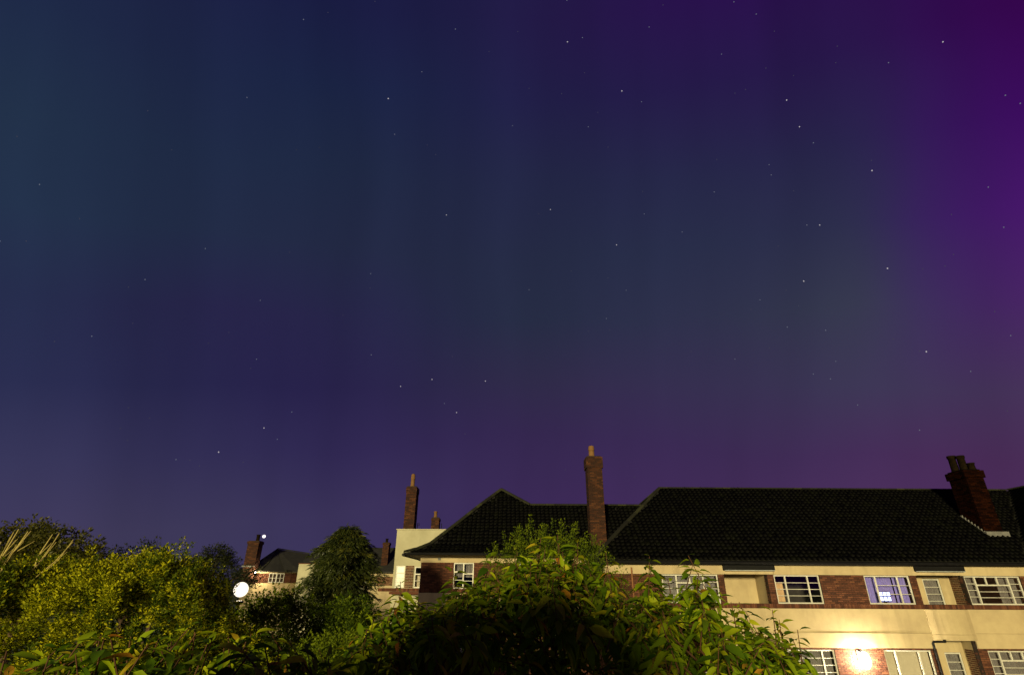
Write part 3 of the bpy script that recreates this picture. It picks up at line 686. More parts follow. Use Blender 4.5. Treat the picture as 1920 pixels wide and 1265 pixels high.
# ================================================================== middle block with the pointed hip
MH = thing('apartment_block', 'middle brick block with flared dark hip roof and white eaves band', 'building', (0, 27, 0))
Y = 27.0
c = MB()
wall_cells(c, -4.2, 3.9, 0, 5.85, Y + .014, Y + .25, [(-2.66, -1.72, 4.42, 5.52), (-2.66, -1.72, 1.6, 2.7), (0.4, 1.6, 4.42, 5.52)])
c.box(-4.2, -3.95, Y + .25, 34, 0, 5.85); c.box(-3.95, 3.9, 33.7, 34, 0, 5.85); c.box(-3.95, 3.9, 30.0, 30.1, 0, 5.85)
wall = c.build('wall', 'mortar', MH)
b = MB()
for x0, x1 in ((-4.2, -2.66), (-1.72, .4), (1.6, 3.9)): bricks_front(b, x0, x1, 4.42, 5.52, Y)
for x0, x1 in ((-4.2, -2.66), (-1.72, 3.9)): bricks_front(b, x0, x1, .2, 2.8, Y)
bricks_side(b, -4.2, Y + .05, 30, 4.42, 5.52, -1)
soldier(b, -4.2, 3.9, 4.25, 4.42, Y - .01)
tag(b.build('brickwork', 'brick', wall), kind='stuff')
c = MB(); c.box(-4.23, 3.9, Y - .03, Y + .012, 5.525, 5.80); c.box(-4.23, 3.9, Y - .03, Y + .012, 2.81, 4.245)
c.box(-4.23, -4.203, Y + .013, 34, 5.525, 5.83); c.box(-4.23, -4.203, Y + .013, 34, 2.81, 4.4)
c.build('render_band', 'cream', MH)
MB().box(-3.42, -3.28, Y - .045, Y - .031, 5.62, 5.74).build('air_vent', 'pale_mortar', MH)
window(MH, -2.66, -1.72, 4.42, 5.52, Y + .03, [(1, ('top', 1, .34, 2)), (1.05, ('top', 1, .42, 2))], label='white casement window under the flared eaves')
window(MH, .4, 1.6, 4.42, 5.52, Y + .03, [(1, 4), (1, 4)])
window(MH, -2.66, -1.72, 1.6, 2.7, Y + .03, [(1, 4), (1, 4)])
MB().box(-3.94, 3.9, Y + .26, 30, 2.9, 3.0).box(-3.94, 3.9, Y + .26, 30, 5.7, 5.8).build('interior_wall', 'interior', MH)
curtain('curtain', -2.62, -1.76, 4.9, 5.5, Y + .3, 'curtain_grey', 'grey half curtain in the window under the flared eaves', .12)
# roof: flared eaves, tall hipped part on the left, lower ridge to the right
P0, P1, P2, P3 = (26.3, 5.90), (27.3, 6.34), (29.5, 8.45), (30.55, 9.42)
EXL = -4.87; AX = -.55
hx = lambda y: EXL + (AX - EXL) * (y - 26.3) / (30.55 - 26.3)
xr = lambda y: 8.0 if y <= 29.5 else 1.02 - (1.02 - AX) * (y - 29.5) / 1.05
rf = MB(); vs = []; fs = []
ys = [(26.3, 5.90), (26.8, 6.08), (27.3, 6.34), (28.4, 7.38), (29.5, 8.45)]
for y, z in ys: vs += [(hx(y), y, z), (8.0, y, z)]
for i in range(len(ys) - 1): fs.append((2 * i, 2 * i + 1, 2 * i + 3, 2 * i + 2))
k = len(vs); vs += [(1.02, 29.5, 8.45), (AX, 30.55, 9.42)]; fs.append((8, k, k + 1))
by = [60.9 + .3 - y for y, z in ys]         # rear, mirrored about the apex
k2 = len(vs)
for (y, z), yb in zip(ys, by): vs += [(hx(y), yb, z)]
for i in range(len(ys) - 1): fs.append((2 * i, 2 * i + 2, k2 + i + 1, k2 + i))
fs.append((8, k + 1, k2 + 4))
k3 = len(vs); vs += [(1.02, 29.5, 8.45), (8.0, 29.5, 8.45), (8.0, 33, 5.9), (1.02, 33, 5.9), (4, 34.8, 5.9)]
fs += [(k3, k3 + 1, k3 + 2, k3 + 3), (k + 1, k, k3 + 4), (k + 1, k3 + 4, k2 + 4)]
rf.add(vs, fs)
rf.add([(EXL, 26.3, 5.84), (3.9, 26.3, 5.84), (3.9, 34.8, 5.84), (EXL, 34.8, 5.84)], [(0, 3, 2, 1)])
roof = rf.build('roof', 'underlay', MH)
ts = tile_slope([(26.27, 5.91), (26.8, 6.09), (27.3, 6.35), P2], lambda y: hx(y) + .05, lambda y: 7.4)
ts += tile_slope([P2, P3], lambda y: hx(y) + .05, lambda y: xr(y) - .02)
lay_tiles(roof, ts, lambda q: (q.translation - Vector((-1.5, 22, 7))).length + (50 if q.translation.x > 3.2 else 0))
pts = [(hx(y), y, z + .02) for y, z in ys] + [(AX, 30.55, 9.43)]
for a, bq in zip(pts, pts[1:]): ridge_line(roof, a, bq, .12, .40)
ridge_line(roof, (AX, 30.55, 9.42), (1.02, 29.5, 8.46), .13); ridge_line(roof, (1.02, 29.5, 8.45), (7.0, 29.5, 8.45), .12)
g = MB(); g.tube([(EXL - .04, 26.24, 5.86), (3.6, 26.24, 5.86)], .05, 8); g.tube([(EXL - .06, 26.24, 5.82), (EXL - .06, 34.8, 5.82)], .07, 8)
g.box(EXL, 3.9, 26.31, 26.34, 5.81, 5.90); g.box(EXL + .02, EXL + .05, 26.36, 34.8, 5.76, 5.90)
g.build('gutter', 'black_paint', MH)
c = MB(); c.box(EXL + .06, 3.9, 26.35, Y - .035, 5.805, 5.83); c.box(EXL + .06, -4.235, Y - .034, 34.6, 5.79, 5.82); c.build('soffit', 'cream', MH)
chimney(MH, 3.86, 4.62, 27.15, 28.0, 5.9, 10.55, [(4.17, 27.5, .15, .62, 'cowl')], .05, .55, 'tall slender brick chimney with one capped pot')
MB().box(4.62, 4.95, 27.1, 27.8, 6.38, 6.44).build('flashing', 'lead', MH)

# ================================================================== parapet tower on the left of it
TW = thing('stair_tower', 'pale weathered flat roofed tower behind the flared roof, carrying two chimneys', 'building', (-5, 31, 0))
Y = 31.0
c = MB()
wall_cells(c, -6.27, -2.5, 0, 7.30, Y, Y + .25, [(-6.15, -5.66, 4.42, 5.50), (-5.14, -4.72, 4.42, 5.45)])
c.box(-6.27, -6.02, Y + .25, 36, 0, 7.30); c.box(-2.75, -2.5, Y + .25, 36, 0, 7.30); c.box(-6.02, -2.75, 35.75, 36, 0, 7.30)
c.box(-6.02, -2.75, Y + .25, 35.75, 7.0, 7.1)
wall = c.build('wall', 'pale_render', TW)
c = MB(); c.box(-6.31, -2.46, Y - .04, Y + .30, 7.302, 7.36); c.box(-6.31, -5.98, Y + .302, 36.04, 7.302, 7.36); c.build('coping', 'pale_render', TW)
MB().box(-6.0, -2.8, Y + 1.6, Y + 1.7, 0, 6.9).build('interior_wall', 'interior', TW)
b = MB(); soldier(b, -7.0, -2.5, 4.24, 4.41, Y - .06); b.box(-6.30, -4.2, Y - .5, Y - .003, 4.12, 4.235)
for q in brick_rects(-5.63, -5.17, 4.42, 5.50): b.box(q[0], q[1], Y - .03, Y + .02, q[2], q[3])
tag(b.build('brickwork', 'brick', wall), kind='stuff')
window(TW, -6.15, -5.66, 4.42, 5.50, Y + .03, [(1, ('top', 1, .32, 3))], label='narrow white window in the foot of the pale tower', glass='obscured_glass')
window(TW, -5.14, -4.72, 4.42, 5.45, Y + .03, [(1, ('top', 1, .34, 2))])
curtain('curtain', -6.1, -5.7, 4.9, 5.48, Y + .32, 'curtain_grey', 'pale curtain in the narrow window of the pale tower', .1)
curtain('curtain', -5.1, -4.76, 4.45, 5.1, Y + .32, 'blind', 'pale curtain in the second window of the pale tower', .1)
chimney(TW, -6.02, -5.42, 31.3, 32.1, 7.0, 9.66, [(-5.74, 31.62, .12, .78, 'cowl')], .02, .30, 'tall brick chimney on the pale tower')
chimney(TW, -4.60, -4.14, 32.2, 32.75, 7.0, 8.06, [(-4.40, 32.42, .10, .36, 'pot')], .02, .12, 'short brick chimney on the pale tower')
a = MB(); a.tube([(-5.30, 31.8, 7.35), (-5.30, 31.8, 7.75)], .018, 5); a.tube([(-5.32, 31.8, 7.72), (-5.20, 31.8, 7.72)], .015, 5); a.tube([(-5.32, 31.8, 7.62), (-5.20, 31.8, 7.62)], .015, 5); a.tube([(-5.20, 31.8, 7.62), (-5.20, 31.8, 7.72)], .012, 5)
a.build('aerial', 'black_paint', TW)
MB().tube([(-3.95, 31.9, 7.3), (-3.95, 31.9, 7.75)], .02, 5).build('vent_pipe', 'black_paint', TW)

# ================================================================== far block on the left, with the round bay
FB = thing('apartment_block', 'distant brick block with round bay and pointed roof beyond the lamp post', 'building', (-23, 58, 0))
C = Vector((-24.3, 60.3, 0)); nb = 14; ra, re = 3.5, 4.1
ang = [R(180 + 180 * i / nb) for i in range(nb + 1)]
ring = lambda r, z: [(C.x + r * math.cos(a) * .86, C.y + r * math.sin(a), z) for a in ang]
def band(name, r, z0, z1, mat, parent=FB):
    m = MB(); a, b2 = ring(r, z0), ring(r, z1)
    m.add(a + b2, [(i, i + 1, nb + 2 + i, nb + 1 + i) for i in range(nb)]); return m.build(name, mat, parent)
wall = band('wall', ra, 0, 4.62, 'cream'); band('wall', ra - .01, 4.62, 5.62, 'mortar'); band('render_band', ra + .06, 5.50, 5.70, 'cream')
b = MB()
for i in range(nb):
    p, q = Vector(ring(ra + .01, 0)[i]), Vector(ring(ra + .01, 0)[i + 1]); d = (q - p); ln = d.length; d.normalize(); nr = Vector((d.y, -d.x, 0))
    if 8 <= i <= 9: continue
    for a0, a1, z0, z1 in brick_rects(0, ln, 4.66, 5.50):
        A, B = p + d * a0, p + d * a1
        b.add([(A.x, A.y, z0), (B.x, B.y, z0), (B.x, B.y, z1), (A.x, A.y, z1)], [(0, 1, 2, 3)])
tag(b.build('brickwork', 'brick', wall), kind='stuff')
for i in (8, 9):
    p, q = Vector(ring(ra + .04, 0)[i]), Vector(ring(ra + .04, 0)[i + 1]); d = (q - p); ln = d.length; d.normalize()
    fm = MB()
    for a0, a1, z0, z1 in ((0, ln, 4.66, 4.72), (0, ln, 5.44, 5.5), (0, .05, 4.72, 5.44), (ln - .05, ln, 4.72, 5.44), (ln / 2 - .03, ln / 2 + .03, 4.72, 5.44), (.05, ln, 5.05, 5.08)):
        A, B = p + d * a0, p + d * a1; fm.add([(A.x, A.y, z0), (B.x, B.y, z0), (B.x, B.y, z1), (A.x, A.y, z1)], [(0, 1, 2, 3)])
    fo = fm.build('window', 'white_paint', FB)
    fm = MB(); A, B = p + d * .02 + Vector((0, .06, 0)), q + Vector((0, .06, 0)); fm.add([(A.x, A.y, 4.7), (B.x, B.y, 4.7), (B.x, B.y, 5.47), (A.x, A.y, 5.47)], [(0, 1, 2, 3)]); fm.build('pane', 'curtain_grey', fo)
rf = MB(); apex = (C.x - .25, C.y - .3, 7.85); lo, mid = ring(re, 5.66), ring(re * .62, 6.45); un = ring(re, 5.60)
rf.add(lo + mid + [apex] + un, [(i, i + 1, nb + 2 + i, nb + 1 + i) for i in range(nb)] + [(nb + 1 + i, nb + 2 + i, 2 * nb + 2) for i in range(nb)] + [(2 * nb + 3 + i, 2 * nb + 4 + i, i + 1, i) for i in range(nb)] + [tuple(reversed(range(2 * nb + 3, 3 * nb + 4)))])
rf.add([(C.x - .25, 60.0, 7.85), (-21.5, 61.0, 7.45), (-20.9, 57.2, 5.7), (-22.3, 57.0, 5.8), (-21.5, 66, 5.7), (C.x - 3, 66, 5.7)], [(0, 3, 2, 1), (0, 1, 4, 5)])
roof = rf.build('roof', 'slate', FB)
ridge_line(roof, (C.x - .25, 60.0, 7.87), (-21.5, 61.0, 7.47), .12)
for i in (4, 7, 10):
    ridge_line(roof, lo[i], mid[i], .09, .5); ridge_line(roof, mid[i], apex, .09, .5)
MB().box(-21.0, -10.2, 58.2, 58.5, 0, 5.7).box(-21.0, -20.7, 58.5, 66, 0, 5.7).box(-10.5, -10.2, 58.5, 66, 0, 5.7).build('wall', 'cream', FB)
b = MB()
for q in brick_rects(-21.0, -19.9, 4.66, 5.45) + brick_rects(-13.3, -11.75, 4.45, 5.25): b.box(q[0], q[1], 58.15, 58.2, q[2], q[3])
tag(b.build('brickwork', 'brick', wall), kind='stuff')
window(FB, -11.72, -11.2, 4.45, 5.25, 58.13, [(1, 4)]); window(FB, -19.6, -18.7, 4.5, 5.45, 58.13, [(1, 4), (1, 4)])
rf = MB(); rf.add([(-21.9, 57.6, 5.72), (-9.8, 57.6, 5.72), (-9.8, 61.6, 8.05), (-20.9, 61.6, 8.05), (-9.8, 66, 5.72), (-21.9, 66, 5.72)], [(0, 1, 2, 3), (3, 2, 4, 5), (0, 3, 5)])
rf.add([(-21.9, 57.6, 5.6), (-9.8, 57.6, 5.6), (-9.8, 57.6, 5.715), (-21.9, 57.6, 5.715)], [(0, 1, 2, 3)])
rf.build('roof', 'slate', FB); ridge_line(roof, (-20.9, 61.6, 8.05), (-9.8, 61.6, 8.05), .12, .5)
c = MB(); c.box(-20.9, -19.3, 56.9, 58.1, 0, 6.35); c.box(-19.295, -17.6, 57.1, 58.12, 0, 6.05); c.build('bay_or_shade_block', 'pale_render', FB)
MB().box(-20.95, -19.25, 56.85, 58.1, 6.352, 6.41).build('coping', 'brick', FB)
window(FB, -19.15, -18.2, 4.55, 5.4, 57.06, [(1, 4), (1, 4)], label='green tinted window of the distant block')
chimney(FB, -25.95, -24.85, 56.0, 57.0, 4.6, 8.35, [(-25.25, 56.5, .17, .62, 'dim_sooty')], .06, .25, 'broad brick chimney on the round bay')
MB().box(-26.05, -24.75, 55.9, 55.99, 6.02, 6.14).build('flashing', 'pale_mortar', FB)
for x, y, z, lb in ((-24.55, 55.75, 5.50, 'small bright lamp under the distant eaves beside the broad chimney'),):
    t = thing('eave_lamp', lb, 'lamp', (x, y, z))
    MB().lathe((x, y, z), [(.06 * math.sin(math.pi * i / 8) + .001, -.05 * math.cos(math.pi * i / 8)) for i in range(9)], 12).build('bulb', 'eave_lamp_glow', t, True)
    MB().lathe((x, y, z + .052), [(.05, 0), (.06, .02), (.02, .06), (.001, .065)], 10).build('holder', 'black_paint', t, True)
chimney(FB, -13.2, -12.55, 58.6, 59.4, 6.0, 8.45, [(-12.9, 59, .14, .4, 'dim_sooty')], .04, .2, 'thin dark brick chimney beside the conifer')

# ================================================================== unseen brick block added behind the viewpoint to shade the cherry tree
SHADE_BLOCK = thing('bay_or_shade_block', 'added brick block behind the viewpoint, outside the picture, that shades the cherry', 'building', (-1.45, -1.6, 0))
wall = MB().box(-2.23, -.72, -2.98, -.42, 0, 5.12).build('wall', 'mortar', SHADE_BLOCK)
b = MB(); bricks_side(b, -2.25, -3, -.4, .1, 5.12, -1); bricks_side(b, -.7, -3, -.4, .1, 5.12, 1)
for q in brick_rects(-2.25, -.7, .1, 5.12): b.box(q[0], q[1], -.45, -.4, q[2], q[3]); b.box(q[0], q[1], -3, -2.95, q[2], q[3])
tag(b.build('brickwork', 'brick', wall), kind='stuff')
MB().box(-2.31, -.64, -3.06, -.34, 5.125, 5.2).build('coping', 'pale_render', SHADE_BLOCK)

# ================================================================== lamp post
LP = thing('lamp_post', 'glowing globe lamp on a dark post among the shrubs', 'lamp', (-8.26, 18, 0))
MB().lathe((-8.26, 18, 0), [(.14, 0), (.14, .25), (.07, .35), (.055, 2.5), (.045, 4.02), (.0, 4.03)], 12).build('post', 'black_paint', LP, True)
MB().lathe((-8.26, 18, 4.0), [(.05, 0), (.13, .05), (.15, .10), (.06, .12)], 14).build('collar', 'black_paint', LP, True)
MB().lathe((-8.26, 18, 4.42), [(.21 * math.sin(math.pi * i / 12) + .001, -.21 * math.cos(math.pi * i / 12)) for i in range(13)], 24).build('globe', 'opal_globe', LP, True)
MB().lathe((-8.26, 18, 4.40), [(.085 * math.sin(math.pi * i / 8) + .001, -.11 * math.cos(math.pi * i / 8)) for i in range(9)], 14).build('bulb', 'bulb_glow', LP, True)

# ================================================================== planting
def interp(prof):
    xs = np.array([p[0] for p in prof]); zs = np.array([p[1] for p in prof])
    return lambda x: float(np.interp(x, xs, zs))
def shoot_big(out, base, tip, n, length, mat_seed=0):
    """drooping leaves round the outer part of one shoot"""
    ax = tip - base; a0 = random.uniform(0, 6.28)
    for j in range(n):
        t = .25 + .75 * (j + .5) / n; p = base + ax * t + np.array([random.gauss(0, .008) for _ in range(3)])
        az = a0 + j * 2.4 + random.gauss(0, .25)
        el = R(-36 + 72 * t ** 2) + random.gauss(0, .25)
        d = np.array([math.cos(az) * math.cos(el), math.sin(az) * math.cos(el), math.sin(el)])
        u = np.array([0, 0, 1.0]) + np.array([random.gauss(0, .35) for _ in range(3)]) - 0.2 * d
        s = length * random.uniform(.6, 1.3) * (1.0 - .45 * max(0, t - .8) / .2)
        out.append((p, d, u, s, .9 + random.uniform(0, .099) if t > .9 and random.random() < .5 else random.random() * .9))
def big_leaf_tree(name, label, cat, base, trunk, limbs, shoots, length, singles=300, group=None):
    root = thing(name, label, cat, base, group)
    tm = MB()
    for pts, rad in trunk: tm.tube(pts, rad, 10)
    tm.build('trunk', 'bark', root, True)
    bm = MB()
    for pts, rad in limbs: bm.tube(pts, rad, 7)
    node = [Vector(p).lerp(Vector(q), k / 6) for pts, _ in limbs for p, q in zip(pts, pts[1:]) for k in range(7)]
    tw = MB(); L = []
    for b0, t0, n in shoots:
        shoot_big(L, b0, t0, n, length)
        bv = Vector(b0); nn = min(node, key=lambda q: (q - bv).length + max(0, q.z - bv.z) * 3)
        if (nn - bv).length < 0.75:
            mid = (nn + bv) / 2 + Vector((0, 0, -.06 * (nn - bv).length))
            tw.tube([nn, mid, bv, Vector(t0)], [.012, .009, .006, .003], 4, False)
        else: tw.tube([bv, Vector(t0)], [.006, .003], 4, False)
    bm.build('branch', 'bark', root, True)
    tag(tw.build('twigs', 'twig', root, True), kind='stuff')
    P = np.array([l[0] for l in L]); D = np.array([l[1] for l in L]); U = np.array([l[2] for l in L]); S = np.array([l[3] for l in L]); Tn = np.array([l[4] for l in L])
    which = rng.integers(0, 3, len(L))
    # pixels a leaf covers in the picture: near and inside the view
    dist = np.linalg.norm(P - np.array([0, 0, 4.6]), axis=1)
    depth = P[:, 1] * math.cos(R(25)) + (P[:, 2] - 4.6) * math.sin(R(25)); v = ((P[:, 2] - 4.6) * math.cos(R(25)) - P[:, 1] * math.sin(R(25))) / depth
    rank = dist + np.where((v < -.62) | (np.abs(P[:, 0] / depth) > .96), 50, 0)
    order = np.argsort(rank); one, rest = order[:singles], order[singles:]
    crown = None
    for w in range(3):
        idx = rest[which[rest] == w]
        if w == 0: parts = []
        M = frames(P[idx], D[idx], U[idx], S[idx]); V = np.einsum('nij,vj->nvi', M, LEAF_BIG[w][0]) + P[idx][:, None, :]
        k = 14; T = (LEAF_BIG[w][1][None] + (np.arange(len(idx)) * k)[:, None, None]).reshape(-1, 3)
        parts.append((V.reshape(-1, 3), T, np.repeat(Tn[idx], k)))
    off = 0; Vs, Ts, tt = [], [], []
    for V, T, t in parts: Vs.append(V); Ts.append(T + off); tt.append(t); off += len(V)
    crown = tag(obj('crown', fast_mesh('crown', np.vstack(Vs), np.vstack(Ts), 'cherry_leaf', np.concatenate(tt), True), root), kind='stuff')
    single_leaves(crown, P[one], D[one], U[one], S[one], 'cherry_leaf', which[one])
    return root
A3 = lambda *v: np.array(v, dtype=float)
# --- cherry tree in front of the viewer
cprof = interp([(-1.35, 4.2), (-1.2, 4.45), (-.9, 4.58), (-.49, 4.66), (-.13, 4.80), (.25, 4.90), (.45, 4.93), (.67, 4.86), (.85, 4.66), (1.0, 4.62), (1.12, 4.68), (1.2, 4.80), (1.28, 4.62), (1.40, 4.50), (1.5, 4.60), (1.59, 4.78), (1.66, 4.60), (1.77, 4.42), (1.99, 4.40), (2.16, 4.38), (2.3, 4.29), (2.40, 4.05), (2.5, 3.7)])
sh = []
for i in range(800):
    x = random.uniform(-1.5, 2.45); y = 5.1 + random.gauss(0, .75); y = min(max(y, 3.7), 7.2)
    top = 4.6 + (cprof(x * 5 / y) - 4.64 + .05 * math.sin(x * 11) + .04 * math.sin(x * 23 + y * 5)) * y / 5 - .12 * abs(y - 5)
    dz = random.expovariate(1 / .55); 
    if i % 3 == 0: dz = random.uniform(0, .12)
    tip = A3(x, y, top - .05 - dz)
    if tip[2] < 2.7: continue
    ln = random.uniform(.22, .42); d = A3(random.gauss(0, .45), random.gauss(0, .45), 1.0); d /= np.linalg.norm(d)
    sh.append((tip - d * ln, tip, random.randint(10, 16)))
for x, z in ((1.2, 4.83), (1.59, 4.84), (.25, 4.98), (.6, 4.96), (2.2, 4.42), (2.36, 4.28), (-.15, 4.84), (.42, 5.0), (.05, 4.9), (-.5, 4.70), (-.95, 4.62), (.82, 4.86), (1.42, 4.66), (1.75, 4.62), (1.98, 4.48)):   # leading shoots on the outline
    for q in range(3):
        tip = A3(x + random.gauss(0, .03), 5 + random.gauss(0, .05), z - .07 * q); sh.append((tip - A3(random.gauss(0, .08), 0, .40), tip, 13))
big_leaf_tree('cherry_tree', 'large dark cherry tree filling the foreground before the brick blocks', 'tree', (.7, 5.6, 0),
    [([(.7, 5.6, -.05), (.72, 5.58, .5), (.66, 5.5, 1.3), (.62, 5.45, 2.1)], [.17, .13, .115, .10])],
    [([(.62, 5.45, 2.0), (.2, 5.3, 2.9), (-.4, 5.1, 3.6), (-1.0, 5.0, 4.1)], [.07, .055, .035, .015]),
     ([(.62, 5.45, 2.0), (.6, 5.2, 3.0), (.4, 5.0, 3.8), (.3, 4.9, 4.5)], [.07, .05, .035, .012]),
     ([(.62, 5.45, 2.1), (1.0, 5.5, 3.0), (1.3, 5.2, 3.7), (1.5, 5.0, 4.3)], [.065, .05, .03, .012]),
     ([(.62, 5.45, 2.1), (1.3, 5.7, 2.8), (1.9, 5.4, 3.5), (2.2, 5.1, 3.9)], [.06, .045, .03, .012]),
     ([(.62, 5.45, 2.1), (.5, 6.0, 3.1), (.2, 6.4, 3.9), (0, 6.5, 4.4)], [.05, .04, .025, .01]),
     ([(.62, 5.45, 2.0), (-.1, 4.8, 3.0), (-.5, 4.3, 3.6), (-.6, 4.0, 3.9)], [.05, .04, .025, .01]),
     ([(.62, 5.45, 2.0), (1.1, 4.8, 3.1), (1.5, 4.3, 3.6), (1.6, 4.1, 3.9)], [.05, .04, .025, .01])],
    sh, .142)
# --- young cherry in the left foreground
sh = []
lprof = interp([(-2.6, 4.30), (-2.44, 4.32), (-2.16, 4.32), (-1.83, 4.42), (-1.6, 4.43), (-1.37, 4.38), (-1.16, 4.40), (-.99, 4.42), (-.9, 4.32), (-.7, 4.22), (-.5, 4.12)])
for i in range(230):
    x = random.uniform(-2.7, -.55); y = random.uniform(2.55, 3.5)
    tip = A3(x, y, 4.6 + (lprof(x * 2.9 / y) - 4.6) * y / 2.9 - .01 - random.expovariate(1 / .22))
    if tip[2] < 3.3: continue
    ln = random.uniform(.18, .34); d = A3(random.gauss(0, .5), random.gauss(0, .5), 1.0); d /= np.linalg.norm(d)
    sh.append((tip - d * ln, tip, random.randint(7, 12)))
big_leaf_tree('cherry_sapling', 'young cherry with bright drooping leaves along the bottom left edge', 'tree', (-1.6, 3.1, 0),
    [([(-1.6, 3.1, -.05), (-1.62, 3.1, 1.2), (-1.58, 3.08, 2.3)], [.07, .055, .045])],
    [([(-1.58, 3.08, 2.3), (-1.6, 3.0, 3.2), (-1.6, 2.95, 4.0)], [.04, .028, .01]), ([(-1.58, 3.08, 2.2), (-2.0, 3.1, 3.1), (-2.3, 3.0, 3.9)], [.035, .025, .01]),
     ([(-1.58, 3.08, 2.2), (-1.2, 3.1, 3.1), (-.95, 3.0, 3.9)], [.035, .025, .01])], sh, .125, 250)
# --- shrubs made of many small-leaved shoots
def small_shrub(name, label, cat, base, stems, shoots, leaf, per_m, mat, spread=.09, tmpl=LEAF_SMALL, droop=0.0, group=None, stem_mat='bark'):
    root = thing(name, label, cat, base, group)
    st = MB()
    for pts, rad in stems: st.tube(pts, rad, 6)
    st.build('trunk', stem_mat, root, True)
    P, D, U, S, T = [], [], [], [], []
    for b0, t0 in shoots:
        b0, t0 = np.asarray(b0, float), np.asarray(t0, float); ln = np.linalg.norm(t0 - b0); n = max(4, int(ln * per_m))
        t = rng.random(n); az = rng.random(n) * 6.283; ax = (t0 - b0) / ln
        rr = spread * (1.15 - .75 * t) * (.35 + .65 * rng.random(n))
        h = np.stack([np.cos(az), np.sin(az), np.zeros(n)], 1)
        p = b0 + (t0 - b0) * t[:, None] + h * rr[:, None]
        p[:, 2] -= droop * t ** 2 * ln
        d = h * (.9 + .3 * rng.random((n, 1))) + ax * (.5 + .7 * t[:, None]) + rng.normal(0, .3, (n, 3)); d[:, 2] -= droop * 1.2
        P.append(p); D.append(d); U.append(np.array([0, 0, 1.0]) + rng.normal(0, .5, (n, 3))); S.append(leaf * (.65 + .6 * rng.random(n)))
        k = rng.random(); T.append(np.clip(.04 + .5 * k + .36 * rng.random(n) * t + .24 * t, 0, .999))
    P, D, U, S, T = map(np.concatenate, (P, D, U, S, T))
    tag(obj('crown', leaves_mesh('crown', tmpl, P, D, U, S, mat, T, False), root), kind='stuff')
    return root
def stems_for(base, tops, r=.05):
    b0 = Vector(base); out = []
    for t in tops:
        t = Vector(t); mid = b0.lerp(t, .5) + Vector((random.gauss(0, .1), random.gauss(0, .1), .15))
        out.append(([b0 + Vector((random.gauss(0, .08), random.gauss(0, .08), -.03)), mid, t], [r, r * .7, r * .3]))
    return out
# tall hedge on the left: three neighbouring shrubs
hprof = interp([(-12.0, 4.7), (-10.5, 4.86), (-9.96, 4.98), (-9.22, 5.03), (-8.46, 5.05), (-7.84, 5.2), (-7.36, 5.08), (-6.94, 5.2), (-6.58, 5.1), (-6.19, 4.9), (-5.85, 4.6), (-5.6, 4.2), (-5.4, 3.4)])
def hedge_part(x0, x1, n, yc, label, mat, leaf):
    shoots = []
    for i in range(n // 3):                                     # outline: upright leaders of uneven height
        x = random.uniform(x0, x1); y = yc + random.uniform(-1.5, 1.6)
        top = 4.6 + (hprof(x * 12 / y) - 4.6) * y / 12 + .08 * math.sin(x * 9) + .06 * math.sin(x * 23)
        z = top - random.uniform(0, .35) + (random.uniform(.06, .3) if i % 6 == 0 else 0); ln = random.uniform(.35, .8); lean = random.gauss(0, .1)
        shoots.append(((x - lean, y + random.uniform(.05, .3), z - ln), (x + lean, y, z)))
    for q in range(int(n / 4.8)):                                 # face: boughs that stand proud, dark hollows between them
        x = x0 + (x1 - x0) * ((q * .618034 + random.uniform(-.04, .04)) % 1); top = hprof(x); z = 1.7 + (top - 1.95) * ((q * .754878 + random.uniform(-.06, .06)) % 1) if q % 6 else random.uniform(.3, 1.9); y = yc - random.uniform(.6, 1.8); r = random.uniform(.3, .55)
        for k in range(random.randint(8, 13)):
            a = random.uniform(-1.2, 1.2); e = random.uniform(-.15, 1.35)
            d = A3(math.sin(a) * math.cos(e), -math.cos(a) * math.cos(e), math.sin(e)); t = A3(x, y, z) + d * r * random.uniform(.75, 1.2)
            shoots.append((t - d * .28 - A3(0, 0, .22), t))
    tops = [(random.uniform(x0 + .3, x1 - .3), yc + random.uniform(-.8, .8), 3.6) for _ in range(7)]
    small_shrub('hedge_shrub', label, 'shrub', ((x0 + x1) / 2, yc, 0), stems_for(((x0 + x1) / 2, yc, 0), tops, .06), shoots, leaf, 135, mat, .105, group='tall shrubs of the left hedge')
hedge_part(-12.6, -8.9, 720, 12.2, 'yellow green tall shrub at the left edge, below the bare cut stems', 'hedge_leaf', .072)
hedge_part(-9.2, -7.2, 400, 12.4, 'dense tall shrub in the middle of the left hedge', 'hedge_leaf', .066)
hedge_part(-7.5, -5.55, 400, 12.6, 'tall shrub with upright shoots ending the hedge beside the lamp', 'hedge_leaf', .062)
# low shrubs before the conifer, right of the lamp
def round_shrub(name, label, c, rx, ry, z0, z1, n, leaf, mat, per=105, spread=.13, cat='shrub', lean=.5, tmpl=LEAF_SMALL, group=None, ln=(.25, .6), jag=.04):
    shoots = []
    for i in range(n):
        a = random.uniform(0, 6.283); e = math.asin(random.uniform(-.55, 1)); rr = random.uniform(.72, 1 + jag)
        zc = z0 + (z1 - z0) * .5; d = A3(math.cos(a) * math.cos(e), math.sin(a) * math.cos(e), math.sin(e))
        t = A3(c[0] + d[0] * rx * rr, c[1] + d[1] * ry * rr, zc + d[2] * (z1 - z0) / 2 * rr)
        s = d * lean + A3(random.gauss(0, .25), random.gauss(0, .25), 1 - lean + random.gauss(0, .2)); s /= np.linalg.norm(s)
        shoots.append((t - s * random.uniform(*ln), t))
    tops = [(c[0] + random.uniform(-.5, .5) * rx, c[1] + random.uniform(-.5, .5) * ry, z0 + (z1 - z0) * .6) for _ in range(6)]
    return small_shrub(name, label, cat, (c[0], c[1], 0), stems_for((c[0], c[1], 0), tops, .05 + .012 * rx), shoots, leaf, per, mat, spread, tmpl, group=group)
